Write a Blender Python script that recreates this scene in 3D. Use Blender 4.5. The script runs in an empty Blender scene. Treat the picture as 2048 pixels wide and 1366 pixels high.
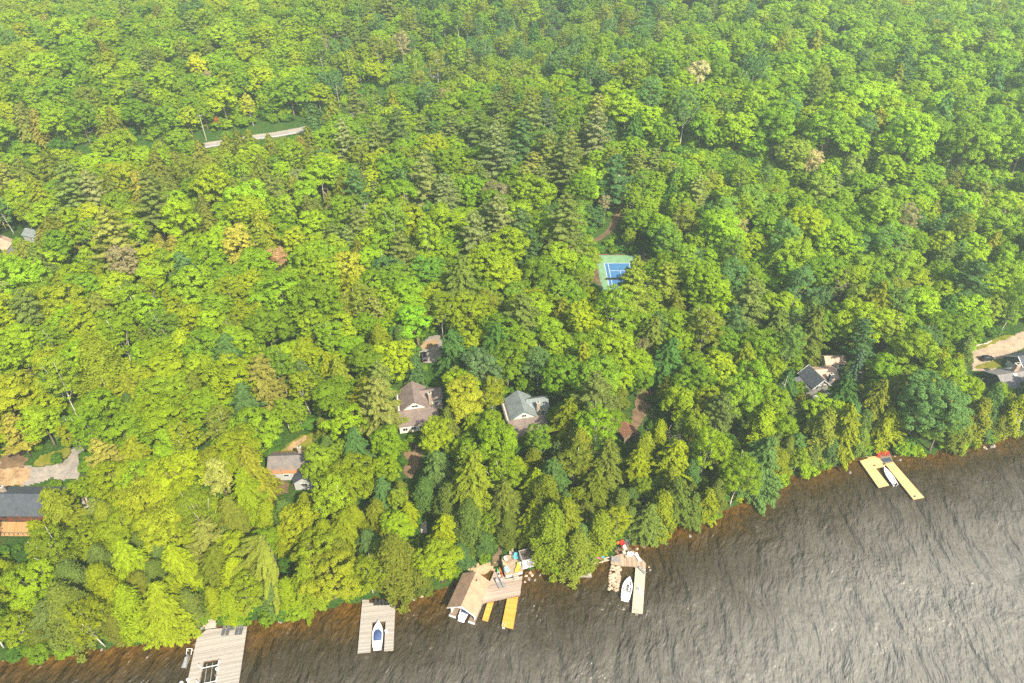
import bpy, math, random
import numpy as np
from mathutils import Vector, Matrix

random.seed(7)
RNG = np.random.default_rng(11)
R = math.radians
PI = math.pi
SC = bpy.context.scene
COL = SC.collection

# ------------------------------------------------------------------ camera
CAM_H, PITCH, FPX = 150.0, 38.0, 1365.0
sp, cp = math.sin(R(PITCH)), math.cos(R(PITCH))

def ray(px, py):
    dx, dy = (px - 1024) / FPX, -(py - 683) / FPX
    return np.array([dx, cp + dy * sp, -sp + dy * cp])

def P(px, py, z):
    """photo pixel (2048 wide) to the world point at height z"""
    d = ray(px, py)
    t = (z - CAM_H) / d[2]
    return np.array([d[0] * t, d[1] * t, z])

def proj(x, y, z):
    zc = y * cp - (z - CAM_H) * sp
    yc = y * sp + (z - CAM_H) * cp
    zc = np.maximum(zc, 1e-3)
    return 1024 + FPX * x / zc, 683 - FPX * yc / zc, zc

cam_data = bpy.data.cameras.new("camera")
cam_data.sensor_width = 36
cam_data.lens = 36 * FPX / 2048
cam_data.clip_end = 4000
cam_data.clip_start = 0.5
cam = bpy.data.objects.new("camera", cam_data)
cam.location = (0, 0, CAM_H)
cam.rotation_euler = (R(90 - PITCH), 0, 0)
COL.objects.link(cam)
SC.camera = cam

# ------------------------------------------------------------------ light
SUN_EL, SUN_AZ = 45.0, -54.0        # azimuth of the sun seen from above, from +x, ccw
w = bpy.data.worlds.new("World")
SC.world = w
w.use_nodes = True
nt = w.node_tree
nt.nodes.clear()
sky = nt.nodes.new("ShaderNodeTexSky")
sky.sky_type = 'NISHITA'
sky.sun_disc = False
sky.sun_elevation = R(SUN_EL)
sky.sun_rotation = R(90 - SUN_AZ)     # blender: rotation from +y clockwise
sky.air_density = 1.0
sky.dust_density = 3.0
bg = nt.nodes.new("ShaderNodeBackground")
bg.inputs[1].default_value = 0.125
wo = nt.nodes.new("ShaderNodeOutputWorld")
nt.links.new(sky.outputs[0], bg.inputs[0])
nt.links.new(bg.outputs[0], wo.inputs[0])
sd = bpy.data.lights.new("sun", 'SUN')
sd.energy = 5.0
sd.angle = R(0.6)
sd.color = (1.0, 0.90, 0.71)
so = bpy.data.objects.new("sun", sd)
dirv = Vector((math.cos(R(SUN_EL)) * math.cos(R(SUN_AZ)), math.cos(R(SUN_EL)) * math.sin(R(SUN_AZ)), math.sin(R(SUN_EL))))
so.rotation_euler = dirv.to_track_quat('Z', 'Y').to_euler()
so.location = (200, -100, 300)
COL.objects.link(so)
SC.view_settings.view_transform = 'Standard'
SC.view_settings.look = 'None'
SC.view_settings.gamma = 1
SC.view_settings.exposure = 0.9
SC.render.engine = 'CYCLES'
SC.cycles.max_bounces = 5
SC.cycles.diffuse_bounces = 4
SC.cycles.glossy_bounces = 2
SC.cycles.transmission_bounces = 3
SC.cycles.volume_bounces = 1
SC.cycles.transparent_max_bounces = 6
SC.cycles.use_denoising = False
SC.cycles.use_fast_gi = False
SC.cycles.sample_clamp_direct = 4
SC.cycles.sample_clamp_indirect = 4

# ------------------------------------------------------------------ terrain
SHORE_PX = [(-260, 1388), (0, 1319), (150, 1302), (290, 1285), (393, 1259), (494, 1247), (600, 1229), (724, 1203), (790, 1192), (880, 1180),
            (926, 1150), (985, 1143), (1046, 1137), (1120, 1136), (1180, 1122), (1221, 1111), (1266, 1090), (1330, 1060), (1440, 1029),
            (1500, 990), (1560, 957), (1640, 936), (1720, 914), (1765, 910), (1860, 908), (1950, 885), (2048, 863), (2300, 822)]
_sh = np.array([P(a, b, 0)[:2] for a, b in SHORE_PX])
_sh = _sh[np.argsort(_sh[:, 0])]
def shore_y(x):
    y = np.interp(x, _sh[:, 0], _sh[:, 1])
    y = y + np.where(x < _sh[0, 0], (x - _sh[0, 0]) * 0.25, 0) + np.where(x > _sh[-1, 0], (x - _sh[-1, 0]) * 0.3, 0)
    return y + 0.5 * np.sin(x * 0.9) + 0.35 * np.sin(x * 2.3 + 1)

def sstep(a, b, v):
    t = np.clip((v - a) / (b - a), 0, 1)
    return t * t * (3 - 2 * t)

CUTW = np.array([P(a, b, 24)[:2] for a, b in ((1130, 326), (1240, 330), (1400, 338), (1600, 350), (1800, 365), (2048, 384), (2250, 402))])
HWW = np.array([P(a, b, 26)[:2] for a, b in ((-60, 356), (180, 330), (304, 307), (408, 291), (485, 279), (560, 268), (600, 262), (700, 236), (800, 190), (880, 150), (1000, 100), (1120, 62))])
def T_raw(x, y):
    d = (y - shore_y(x)) * 0.93
    land = 0.55 * sstep(-0.5, 1.5, d) + 0.5 * sstep(1, 7, d) + np.clip(d - 2, 0, 66) * 0.115 + np.clip(d - 68, 0, 110) * 0.085 \
        + np.clip(d - 178, 0, 500) * 0.05
    far = sstep(40, 260, d)
    und = (4.5 * np.sin(x * 0.021 + 0.6) * np.cos(y * 0.017 + 0.3) + 3.6 * np.sin(x * 0.013 - y * 0.024 + 2.0) + 1.0 * np.sin(x * 0.06 + y * 0.045)) * far
    # the ground steps up behind the cleared strip and behind the highway
    yc = np.interp(x, CUTW[:, 0], CUTW[:, 1]); und = und + 8.5 * sstep(3, 26, y - yc) * sstep(CUTW[0, 0], CUTW[0, 0] + 30, x)
    yh = np.interp(x, HWW[:, 0], HWW[:, 1]); und = und + 8.0 * sstep(6, 36, y - yh) * (1 - sstep(HWW[-1, 0] - 40, HWW[-1, 0], x))
    small = 0.25 * np.sin(x * 0.23 + 1.1) * np.sin(y * 0.19) * sstep(4, 20, d)
    bed = -np.clip(-d, 0, 60) * 0.16 - 0.25
    return np.where(d > -0.5, land + und + small - 0.25 * (1 - sstep(-0.5, 0.6, d)), bed)

PADS = []        # (cx, cy, r_in, r_out, z): levelled ground
def T(x, y):
    x = np.asarray(x, float); y = np.asarray(y, float)
    z = T_raw(x, y)
    for cx, cy, r0, r1, pz in PADS:
        k = 1 - sstep(r0, r1, np.hypot(x - cx, y - cy))
        z = z * (1 - k) + pz * k
    return z

def G(px, py, lift=0.0):
    """photo pixel to the point where its ray meets the ground (or LIFT metres above it)"""
    d = ray(px, py)
    ts = np.linspace(60, 1500, 6000)
    z = CAM_H + d[2] * ts
    g = T(d[0] * ts, d[1] * ts) + lift
    i = int(np.argmax(z <= g))
    t0, t1 = ts[max(i - 1, 0)], ts[i]
    for _ in range(20):
        tm = (t0 + t1) / 2
        if CAM_H + d[2] * tm <= float(T(d[0] * tm, d[1] * tm)) + lift: t1 = tm
        else: t0 = tm
    p = d * t1
    return np.array([p[0], p[1], CAM_H + p[2]])

# ------------------------------------------------------------------ mesh helpers
class MB:
    def __init__(s): s.v = []; s.f = []
    def add(s, vs, fs):
        b = len(s.v)
        s.v.extend([tuple(map(float, q)) for q in vs]); s.f.extend([tuple(i + b for i in q) for q in fs])
        return s
    def box(s, c, d, rz=0, rx=0, ry=0):
        m = Matrix.Rotation(rz, 3, 'Z') @ Matrix.Rotation(ry, 3, 'Y') @ Matrix.Rotation(rx, 3, 'X')
        vs = []
        for k in range(8):
            q = Vector(((-1, 1)[k & 1] * d[0] / 2, (-1, 1)[k >> 1 & 1] * d[1] / 2, (-1, 1)[k >> 2] * d[2] / 2))
            vs.append(tuple(m @ q + Vector(c)))
        return s.add(vs, [(0, 2, 3, 1), (4, 5, 7, 6), (0, 1, 5, 4), (2, 6, 7, 3), (0, 4, 6, 2), (1, 3, 7, 5)])
    def prism(s, poly, z0, z1):
        a = sum(poly[i][0] * poly[(i + 1) % len(poly)][1] - poly[(i + 1) % len(poly)][0] * poly[i][1] for i in range(len(poly)))
        if a < 0: poly = poly[::-1]
        n = len(poly)
        vs = [(q[0], q[1], z0) for q in poly] + [(q[0], q[1], z1) for q in poly]
        return s.add(vs, [tuple(range(n))[::-1], tuple(range(n, 2 * n))] + [(i, (i + 1) % n, (i + 1) % n + n, i + n) for i in range(n)])
    def slab(s, q, th):
        """a plate on the four (or more) points q, th thick downwards along its normal"""
        q = [Vector(map(float, a)) for a in q]
        n = (q[1] - q[0]).cross(q[2] - q[0]).normalized()
        if n.z < 0: q = q[::-1]; n = -n
        k = len(q)
        lo = [a - n * th for a in q]
        return s.add(lo + q, [tuple(range(k))[::-1], tuple(range(k, 2 * k))] + [(i, (i + 1) % k, (i + 1) % k + k, i + k) for i in range(k)])
    def tube(s, pts, rad, n=6, cap=True):
        pts = [Vector(map(float, p)) for p in pts]
        if not hasattr(rad, '__len__'): rad = [rad] * len(pts)
        b = len(s.v)
        for i, p in enumerate(pts):
            d = (pts[min(i + 1, len(pts) - 1)] - pts[max(i - 1, 0)])
            if d.length < 1e-6: d = Vector((0, 0, 1))
            d.normalize()
            u = d.orthogonal().normalized() if abs(d.z) < 0.98 else Vector((1, 0, 0))
            u = (u - d * u.dot(d)).normalized(); v = d.cross(u)
            for k in range(n):
                a = 2 * PI * k / n
                s.v.append(tuple(p + (u * math.cos(a) + v * math.sin(a)) * rad[i]))
        for i in range(len(pts) - 1):
            for k in range(n):
                a = b + i * n + k; c = b + i * n + (k + 1) % n
                s.f.append((a, c, c + n, a + n))
        if cap:
            s.f.append(tuple(b + k for k in range(n))[::-1])
            s.f.append(tuple(b + (len(pts) - 1) * n + k for k in range(n)))
        return s
    def loft(s, rings, closed=True, cap=True):
        b = len(s.v); n = len(rings[0])
        for r_ in rings: s.v.extend([tuple(map(float, q)) for q in r_])
        for i in range(len(rings) - 1):
            for k in range(n if closed else n - 1):
                a = b + i * n + k; c = b + i * n + (k + 1) % n
                s.f.append((a, c, c + n, a + n))
        if cap:
            s.f.append(tuple(b + k for k in range(n))[::-1]); s.f.append(tuple(b + (len(rings) - 1) * n + k for k in range(n)))
        return s
    def cyl(s, c, r0, r1, h, n=12):
        return s.tube([c, (c[0], c[1], c[2] + h)], [r0, r1], n)
    def build(s, name, mat, parent=None, loc=None, smooth=False, rot=None):
        me = bpy.data.meshes.new(name)
        me.from_pydata(s.v, [], s.f)
        if smooth: me.shade_smooth()
        me.validate()
        o = bpy.data.objects.new(name, me)
        if mat: me.materials.append(mat)
        if parent: o.parent = parent
        if loc is not None: o.location = loc
        if rot is not None: o.rotation_euler = rot
        COL.objects.link(o)
        return o

def fixn(o):
    import bmesh
    bm = bmesh.new(); bm.from_mesh(o.data)
    bmesh.ops.recalc_face_normals(bm, faces=bm.faces)
    bm.to_mesh(o.data); bm.free()
    return o

def tag(o, label=None, cat=None, group=None, kind=None):
    if label: o['label'] = label
    if cat: o['category'] = cat
    if group: o['group'] = group
    if kind: o['kind'] = kind
    return o

def empty(name, loc, rz=0, label=None, cat=None, group=None):
    o = bpy.data.objects.new(name, None)
    o.empty_display_size = 0.2
    o.location = [float(a) for a in loc]; o.rotation_euler = (0, 0, rz)
    COL.objects.link(o)
    return tag(o, label, cat, group)

def copy_tree(o, parent=None):
    c = o.copy(); COL.objects.link(c)
    if parent: c.parent = parent
    for ch in list(o.children): copy_tree(ch, c)
    return c

# ------------------------------------------------------------------ materials
def new_mat(name):
    m = bpy.data.materials.new(name); m.use_nodes = True
    m.node_tree.nodes.clear()
    return m, m.node_tree.nodes, m.node_tree.links

def ramp(n, l, src, stops):
    r_ = n.new("ShaderNodeValToRGB")
    while len(r_.color_ramp.elements) < len(stops): r_.color_ramp.elements.new(0.5)
    for e, (p_, c) in zip(r_.color_ramp.elements, stops):
        e.position = p_; e.color = (*c, 1)
    l.new(src, r_.inputs[0])
    return r_.outputs[0]

def simple(name, col, rough=0.6, metal=0.0, var=0.18, scale=3.0, bump=0.0, spec=0.5):
    """painted or plain surface with uneven tone and dirt"""
    m, n, l = new_mat(name)
    tc = n.new("ShaderNodeTexCoord")
    no = n.new("ShaderNodeTexNoise"); no.inputs['Scale'].default_value = scale; no.inputs['Detail'].default_value = 6
    l.new(tc.outputs['Object'], no.inputs['Vector'])
    c2 = tuple(max(0, c * (1 - var)) for c in col); c3 = tuple(min(1, c * (1 + var)) for c in col)
    co = ramp(n, l, no.outputs['Fac'], [(0.3, c2), (0.7, c3)])
    b = n.new("ShaderNodeBsdfPrincipled")
    l.new(co, b.inputs['Base Color'])
    b.inputs['Roughness'].default_value = rough; b.inputs['Metallic'].default_value = metal
    b.inputs['Specular IOR Level'].default_value = spec
    if bump:
        bp = n.new("ShaderNodeBump"); bp.inputs['Strength'].default_value = bump; bp.inputs['Distance'].default_value = 0.05
        l.new(no.outputs['Fac'], bp.inputs['Height']); l.new(bp.outputs[0], b.inputs['Normal'])
    o = n.new("ShaderNodeOutputMaterial"); l.new(b.outputs[0], o.inputs[0])
    return m

def planks(name, cols, ang, width=0.14, rough=0.75, gap=0.07):
    """boards laid side by side; ang = direction across the boards in the object's xy plane"""
    m, n, l = new_mat(name)
    tc = n.new("ShaderNodeTexCoord")
    mp = n.new("ShaderNodeMapping"); mp.inputs['Rotation'].default_value = (0, 0, -ang)
    l.new(tc.outputs['Object'], mp.inputs['Vector'])
    sx = n.new("ShaderNodeSeparateXYZ"); l.new(mp.outputs[0], sx.inputs[0])
    dv = n.new("ShaderNodeMath"); dv.operation = 'DIVIDE'; dv.inputs[1].default_value = width; l.new(sx.outputs[0], dv.inputs[0])
    fl = n.new("ShaderNodeMath"); fl.operation = 'FLOOR'; l.new(dv.outputs[0], fl.inputs[0])
    wn = n.new("ShaderNodeTexWhiteNoise"); wn.noise_dimensions = '1D'; l.new(fl.outputs[0], wn.inputs['W'])
    st = n.new("ShaderNodeTexNoise"); st.inputs['Scale'].default_value = 1.0; st.inputs['Detail'].default_value = 5
    mp2 = n.new("ShaderNodeMapping"); mp2.inputs['Scale'].default_value = (6, 0.7, 1); l.new(mp.outputs[0], mp2.inputs[0]); l.new(mp2.outputs[0], st.inputs['Vector'])
    ad = n.new("ShaderNodeMix"); ad.data_type = 'FLOAT'; ad.inputs[0].default_value = 0.5
    l.new(wn.outputs['Value'], ad.inputs[2]); l.new(st.outputs['Fac'], ad.inputs[3])
    co = ramp(n, l, ad.outputs[0], [(0.2, cols[0]), (0.5, cols[1]), (0.8, cols[2])])
    fr = n.new("ShaderNodeMath"); fr.operation = 'FRACT'; l.new(dv.outputs[0], fr.inputs[0])
    lt = n.new("ShaderNodeMath"); lt.operation = 'LESS_THAN'; lt.inputs[1].default_value = gap; l.new(fr.outputs[0], lt.inputs[0])
    mx = n.new("ShaderNodeMix"); mx.data_type = 'RGBA'; l.new(lt.outputs[0], mx.inputs[0]); l.new(co, mx.inputs[6])
    mx.inputs[7].default_value = (*[c * 0.6 for c in cols[0]], 1)
    b = n.new("ShaderNodeBsdfPrincipled"); l.new(mx.outputs[2], b.inputs['Base Color']); b.inputs['Roughness'].default_value = rough
    o = n.new("ShaderNodeOutputMaterial"); l.new(b.outputs[0], o.inputs[0])
    return m

def shingles(name, c1, c2, litter=None):
    m, n, l = new_mat(name)
    tc = n.new("ShaderNodeTexCoord")
    br = n.new("ShaderNodeTexBrick"); br.inputs['Scale'].default_value = 1.6
    br.inputs['Color1'].default_value = (*c1, 1); br.inputs['Color2'].default_value = (*c2, 1); br.inputs['Mortar'].default_value = (*[c * 0.6 for c in c1], 1)
    br.inputs['Mortar Size'].default_value = 0.02
    l.new(tc.outputs['Object'], br.inputs['Vector'])
    no = n.new("ShaderNodeTexNoise"); no.inputs['Scale'].default_value = 0.7; no.inputs['Detail'].default_value = 8; no.inputs['Roughness'].default_value = 0.7
    l.new(tc.outputs['Object'], no.inputs['Vector'])
    mx = n.new("ShaderNodeMix"); mx.data_type = 'RGBA'; mx.blend_type = 'MULTIPLY'; mx.inputs[0].default_value = 1
    l.new(br.outputs['Color'], mx.inputs[6])
    l.new(ramp(n, l, no.outputs['Fac'], [(0.3, (0.68, 0.68, 0.7)), (0.7, (1.25, 1.2, 1.15))]), mx.inputs[7])
    col = mx.outputs[2]
    if litter:
        n2 = n.new("ShaderNodeTexNoise"); n2.inputs['Scale'].default_value = 1.6; n2.inputs['Detail'].default_value = 7
        l.new(tc.outputs['Object'], n2.inputs['Vector'])
        sx = n.new("ShaderNodeSeparateXYZ"); l.new(tc.outputs['Object'], sx.inputs[0])
        mr = n.new("ShaderNodeMapRange"); mr.inputs[1].default_value = litter[0]; mr.inputs[2].default_value = litter[1]; mr.inputs[3].default_value = 0.28; mr.inputs[4].default_value = -0.4
        l.new(sx.outputs[2], mr.inputs[0])
        ad = n.new("ShaderNodeMath"); l.new(n2.outputs['Fac'], ad.inputs[0]); l.new(mr.outputs[0], ad.inputs[1])
        fac = ramp(n, l, ad.outputs[0], [(0.52, (0, 0, 0)), (0.6, (1, 1, 1))])
        m2 = n.new("ShaderNodeMix"); m2.data_type = 'RGBA'; l.new(fac, m2.inputs[0]); l.new(col, m2.inputs[6]); m2.inputs[7].default_value = (0.32, 0.14, 0.05, 1)
        col = m2.outputs[2]
    b = n.new("ShaderNodeBsdfPrincipled"); l.new(col, b.inputs['Base Color']); b.inputs['Roughness'].default_value = 0.85
    o = n.new("ShaderNodeOutputMaterial"); l.new(b.outputs[0], o.inputs[0])
    return m

def leaf_mat(name, trans=0.35):
    m, n, l = new_mat(name)
    at = n.new("ShaderNodeAttribute"); at.attribute_type = 'INSTANCER'; at.attribute_name = 'tint'
    av = n.new("ShaderNodeAttribute"); av.attribute_name = 'v'
    mr = n.new("ShaderNodeMapRange"); mr.inputs[3].default_value = 0.72; mr.inputs[4].default_value = 1.30
    l.new(av.outputs['Fac'], mr.inputs[0])
    vm = n.new("ShaderNodeVectorMath"); vm.operation = 'SCALE'
    l.new(at.outputs['Color'], vm.inputs[0]); l.new(mr.outputs[0], vm.inputs['Scale'])
    d = n.new("ShaderNodeBsdfDiffuse"); t = n.new("ShaderNodeBsdfTranslucent")
    l.new(vm.outputs[0], d.inputs[0])
    vt = n.new("ShaderNodeVectorMath"); vt.operation = 'MULTIPLY'; vt.inputs[1].default_value = (1.25, 1.2, 0.7)
    l.new(vm.outputs[0], vt.inputs[0]); l.new(vt.outputs[0], t.inputs[0])
    mx = n.new("ShaderNodeMixShader"); mx.inputs[0].default_value = trans
    l.new(d.outputs[0], mx.inputs[1]); l.new(t.outputs[0], mx.inputs[2])
    o = n.new("ShaderNodeOutputMaterial"); l.new(mx.outputs[0], o.inputs[0])
    return m

M = {}
M['leaf'] = leaf_mat('leaves', 0.32)
M['needle'] = leaf_mat('needles', 0.22)
M['bark'] = simple('grey_brown_bark', (0.17, 0.13, 0.10), 0.9, var=0.4, scale=5)
M['pine_bark'] = simple('dark_bark', (0.13, 0.095, 0.07), 0.9, var=0.4, scale=5)
M['birch_bark'] = simple('white_bark', (0.52, 0.48, 0.42), 0.8, var=0.35, scale=4)
M['dead_wood'] = simple('bleached_wood', (0.50, 0.41, 0.33), 0.85, var=0.25, scale=3)
M['dead_twig'] = simple('dry_twigs', (0.30, 0.21, 0.17), 0.9, var=0.3, scale=3)
M['white'] = simple('white_paint', (0.78, 0.77, 0.74), 0.5, var=0.06)
M['gelcoat'] = simple('white_gelcoat', (0.82, 0.82, 0.82), 0.22, var=0.03)
M['cream'] = simple('cream_siding', (0.70, 0.67, 0.58), 0.6, var=0.08)
M['sage'] = simple('pale_sage_siding', (0.58, 0.64, 0.55), 0.6, var=0.08)
M['grey_wall'] = simple('grey_siding', (0.42, 0.43, 0.42), 0.7, var=0.1)
M['taupe'] = simple('taupe_siding', (0.20, 0.19, 0.18), 0.7, var=0.12)
M['redlog'] = simple('red_log_wall', (0.13, 0.045, 0.028), 0.6, var=0.25)
M['navy_wall'] = simple('dark_blue_siding', (0.055, 0.075, 0.10), 0.6, var=0.15)
M['glass'] = simple('window_glass', (0.03, 0.04, 0.05), 0.08, var=0.3)
M['dark'] = simple('dark_interior', (0.02, 0.02, 0.02), 0.9, var=0.2)
M['black'] = simple('black_plastic', (0.022, 0.022, 0.025), 0.5, var=0.2)
M['grey_fabric'] = simple('charcoal_mesh_fabric', (0.075, 0.078, 0.085), 0.8, var=0.25)
M['lgrey_fabric'] = simple('grey_sling_fabric', (0.22, 0.22, 0.22), 0.8, var=0.2)
M['alu'] = simple('aluminium', (0.62, 0.63, 0.64), 0.35, metal=0.6, var=0.08)
M['navy'] = simple('navy_canvas', (0.045, 0.08, 0.20), 0.75, var=0.2)
M['red'] = simple('red_plastic', (0.55, 0.02, 0.025), 0.45, var=0.1)
M['teal'] = simple('turquoise_plastic', (0.10, 0.42, 0.50), 0.5, var=0.1)
M['palteal'] = simple('pale_turquoise_plastic', (0.30, 0.58, 0.56), 0.5, var=0.1)
M['yellow'] = simple('yellow_canvas', (0.75, 0.60, 0.03), 0.7, var=0.1)
M['tan'] = simple('tan_wicker', (0.48, 0.36, 0.20), 0.8, var=0.2)
M['cream_pl'] = simple('cream_plastic', (0.60, 0.55, 0.42), 0.6, var=0.12)
M['orange'] = simple('orange_plastic', (0.70, 0.16, 0.04), 0.45, var=0.1)
M['pink'] = simple('pink_vinyl', (0.80, 0.12, 0.38), 0.5, var=0.1)
M['cyan'] = simple('blue_vinyl', (0.03, 0.36, 0.62), 0.5, var=0.1)
M['green_pl'] = simple('green_plastic', (0.04, 0.42, 0.14), 0.45, var=0.1)
M['mint'] = simple('white_green_plastic', (0.66, 0.74, 0.62), 0.45, var=0.05)
M['rubber'] = simple('tyre_rubber', (0.02, 0.02, 0.02), 0.8, var=0.2)
M['carpaint'] = simple('black_car_paint', (0.012, 0.014, 0.022), 0.2, var=0.1)
M['mat_blue'] = simple('dark_blue_mat', (0.035, 0.055, 0.085), 0.8, var=0.2)
M['stone'] = simple('grey_granite', (0.24, 0.22, 0.20), 0.85, var=0.45, scale=1.7, bump=0.3)
M['palestone'] = simple('pale_tan_stone', (0.46, 0.34, 0.24), 0.85, var=0.4, scale=0.9, bump=0.3)
M['brick'] = simple('chimney_stone', (0.34, 0.27, 0.22), 0.9, var=0.4, scale=4, bump=0.3)
M['concrete'] = simple('pale_concrete', (0.48, 0.45, 0.40), 0.85, var=0.12)
M['wood_dark'] = simple('weathered_timber', (0.20, 0.15, 0.11), 0.85, var=0.3)
M['orange_wood'] = simple('stained_orange_timber', (0.60, 0.30, 0.07), 0.6, var=0.15)
M['pole_wood'] = simple('grey_pole_wood', (0.42, 0.37, 0.31), 0.9, var=0.2)
M['roof_brown'] = shingles('brown_shingles', (0.235, 0.185, 0.165), (0.19, 0.15, 0.135))
M['roof_blue'] = shingles('blue_grey_shingles', (0.22, 0.265, 0.27), (0.18, 0.22, 0.23))
M['roof_slate'] = shingles('dark_slate_shingles', (0.075, 0.09, 0.115), (0.06, 0.075, 0.095))
M['roof_grey'] = shingles('grey_shingles', (0.25, 0.24, 0.24), (0.20, 0.195, 0.20))
M['roof_dusk'] = shingles('dusk_grey_shingles', (0.13, 0.135, 0.155), (0.11, 0.115, 0.13))
M['roof_tan'] = shingles('tan_shingles', (0.43, 0.285, 0.185), (0.38, 0.25, 0.16))
M['roof_pink'] = shingles('pinkish_tan_shingles', (0.60, 0.42, 0.32), (0.52, 0.37, 0.28))
M['roof_litter'] = shingles('leaf_strewn_shingles', (0.20, 0.185, 0.175), (0.17, 0.155, 0.15), litter=(3.1, 4.9))
M['roof_leafy'] = shingles('leaf_covered_flat_roof', (0.10, 0.085, 0.07), (0.13, 0.10, 0.07))
HAZE = 0.00038
# ------------------------------------------------------------------ tree prototypes
def nrm(a): return a / np.maximum(np.linalg.norm(a, axis=-1, keepdims=True), 1e-9)

def rdirs(n, rng):
    return nrm(rng.normal(size=(n, 3)))

def leaf_arrays(C, N, U, su, sv, rng):
    """diamond leaves at C, normal N, long axis U, half sizes su (along U) and sv"""
    N = nrm(N); U = nrm(U - N * (U * N).sum(1, keepdims=True)); V = np.cross(N, U)
    su = np.broadcast_to(su, (len(C),))[:, None]; sv = np.broadcast_to(sv, (len(C),))[:, None]
    bend = N * (0.25 * sv)
    q = np.stack([C - U * su, C - V * sv + bend, C + U * su, C + V * sv + bend], 1)
    return q

def quad_mesh(name, Q, val, mat, extra=None, extra_mat=None):
    """one mesh of quads Q (n,4,3) with the per-leaf value v; EXTRA = an MB (trunk) joined with its own material"""
    n = len(Q)
    ev = np.array(extra.v, float) if extra else np.zeros((0, 3))
    ef = extra.f if extra else []
    co = np.concatenate([Q.reshape(-1, 3), ev])
    me = bpy.data.meshes.new(name)
    me.vertices.add(len(co)); me.vertices.foreach_set('co', co.astype(np.float32).ravel())
    lens = [4] * n + [len(f) for f in ef]
    idx = np.concatenate([np.arange(4 * n), np.array([i + 4 * n for f in ef for i in f], int)]) if ef else np.arange(4 * n)
    me.loops.add(len(idx)); me.loops.foreach_set('vertex_index', idx.astype(np.int32))
    st = np.concatenate([[0], np.cumsum(lens)[:-1]])
    me.polygons.add(len(lens)); me.polygons.foreach_set('loop_start', st.astype(np.int32))
    me.materials.append(mat)
    if extra:
        me.materials.append(extra_mat)
        me.polygons.foreach_set('material_index', np.array([0] * n + [1] * len(ef), np.int32))
    me.update(calc_edges=True)
    a = me.attributes.new('v', 'FLOAT', 'POINT')
    a.data.foreach_set('value', np.concatenate([np.repeat(val, 4), np.zeros(len(ev))]).astype(np.float32))
    return me

def clump_leaves(centers, radii, outs, per, size, rng, flat=0.75, up=0.42):
    k = len(centers)
    C = np.repeat(centers, per, 0); r = np.repeat(radii, per); O = np.repeat(outs, per, 0)
    d = rdirs(len(C), rng)
    d[:, 2] = np.where(rng.random(len(C)) < 0.7, np.abs(d[:, 2]), d[:, 2])
    p = C + d * (r * rng.uniform(0.55, 1.05, len(C)))[:, None] * np.array([1, 1, flat])
    N = d * 0.75 + O * 0.6 + np.array([0, 0, up]) + rng.normal(size=d.shape) * 0.34
    s = size * rng.uniform(0.7, 1.3, len(C))
    q = leaf_arrays(p, N, rdirs(len(C), rng), s, s * 0.72, rng)
    cv = np.repeat(rng.uniform(0.15, 0.85, k), per)
    return q, np.clip(cv * 0.6 + rng.random(len(C)) * 0.4, 0, 1)

def trunk_mb(H, r, rng, lean=0.03, top=0.9):
    m = MB()
    a = rng.uniform(0, 6.28); pts = []; rad = []
    for i in range(7):
        t = i / 6
        pts.append((math.cos(a) * lean * H * t * t + 0.02 * H * math.sin(t * 5 + a), math.sin(a) * lean * H * t * t, -0.6 + (H * top + 0.6) * t))
        rad.append(r * (1 - 0.85 * t) + (r * 0.5 if i == 0 else 0))
    m.tube(pts, rad, 6)
    return m, np.array(pts)

def broadleaf(seed, H=15, Rr=5.2, nl=13, zlo=0.16, size=0.165, lobe=0.43, clump=(0.42, 0.9), per=56, ncl=36, trunk_r=0.28, gap=0.08, squash=0.8):
    rng = np.random.default_rng(seed)
    zc = H * (zlo + 1) / 2; az = H * (1 - zlo) / 2
    L, LR = [], []
    for i in range(nl):
        u = (i + 0.5) / nl
        z = 1 - 1.65 * u
        a = i * 2.39996 + rng.uniform(-0.4, 0.4)
        s = math.sqrt(max(0, 1 - z * z))
        k = rng.uniform(0.45, 0.92)
        L.append((math.cos(a) * s * Rr * k, math.sin(a) * s * Rr * k, zc + z * az * 0.68 * rng.uniform(0.85, 1.1)))
        LR.append(Rr * lobe * rng.uniform(0.6, 1.22))
    L.append((0, 0, zc + az * 0.25)); LR.append(Rr * 0.5)
    L = np.array(L); LR = np.array(LR)
    cs, rs, os_ = [], [], []
    for i in range(len(L)):
        n = int(ncl * (LR[i] / (Rr * lobe)) ** 2)
        d = rdirs(n, rng)
        d[:, 2] = np.where(rng.random(n) < 0.55, np.abs(d[:, 2]), d[:, 2])
        p = L[i] + d * LR[i] * rng.uniform(0.82, 1.05, (n, 1)) * np.array([1, 1, squash])
        dist = np.linalg.norm((p[:, None] - L[None]) / np.array([1, 1, squash]), axis=2) / LR[None]
        dist[:, i] = 9
        keep = (dist.min(1) > 0.78) & (rng.random(n) > gap)
        cs.append(p[keep]); os_.append(d[keep]); rs.append(rng.uniform(*clump, keep.sum()))
    cs = np.concatenate(cs); rs = np.concatenate(rs); os_ = np.concatenate(os_)
    q, v = clump_leaves(cs, rs, os_, per, size, rng)
    m, pts = trunk_mb(H, trunk_r, rng, top=0.78)
    for i in rng.choice(len(L), min(7, len(L)), replace=False):
        t0 = rng.uniform(0.35, 0.6)
        b = pts[0] + (pts[-1] - pts[0]) * t0; e = L[i] + np.array([0, 0, -0.2 * LR[i]])
        mid = (b + e) / 2 + np.array([0, 0, -0.06 * H])
        m.tube([b, mid, e, e + (e - mid) * 0.5], [trunk_r * .5, trunk_r * .35, trunk_r * .2, 0.03], 5)
    return q, v, m

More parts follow.
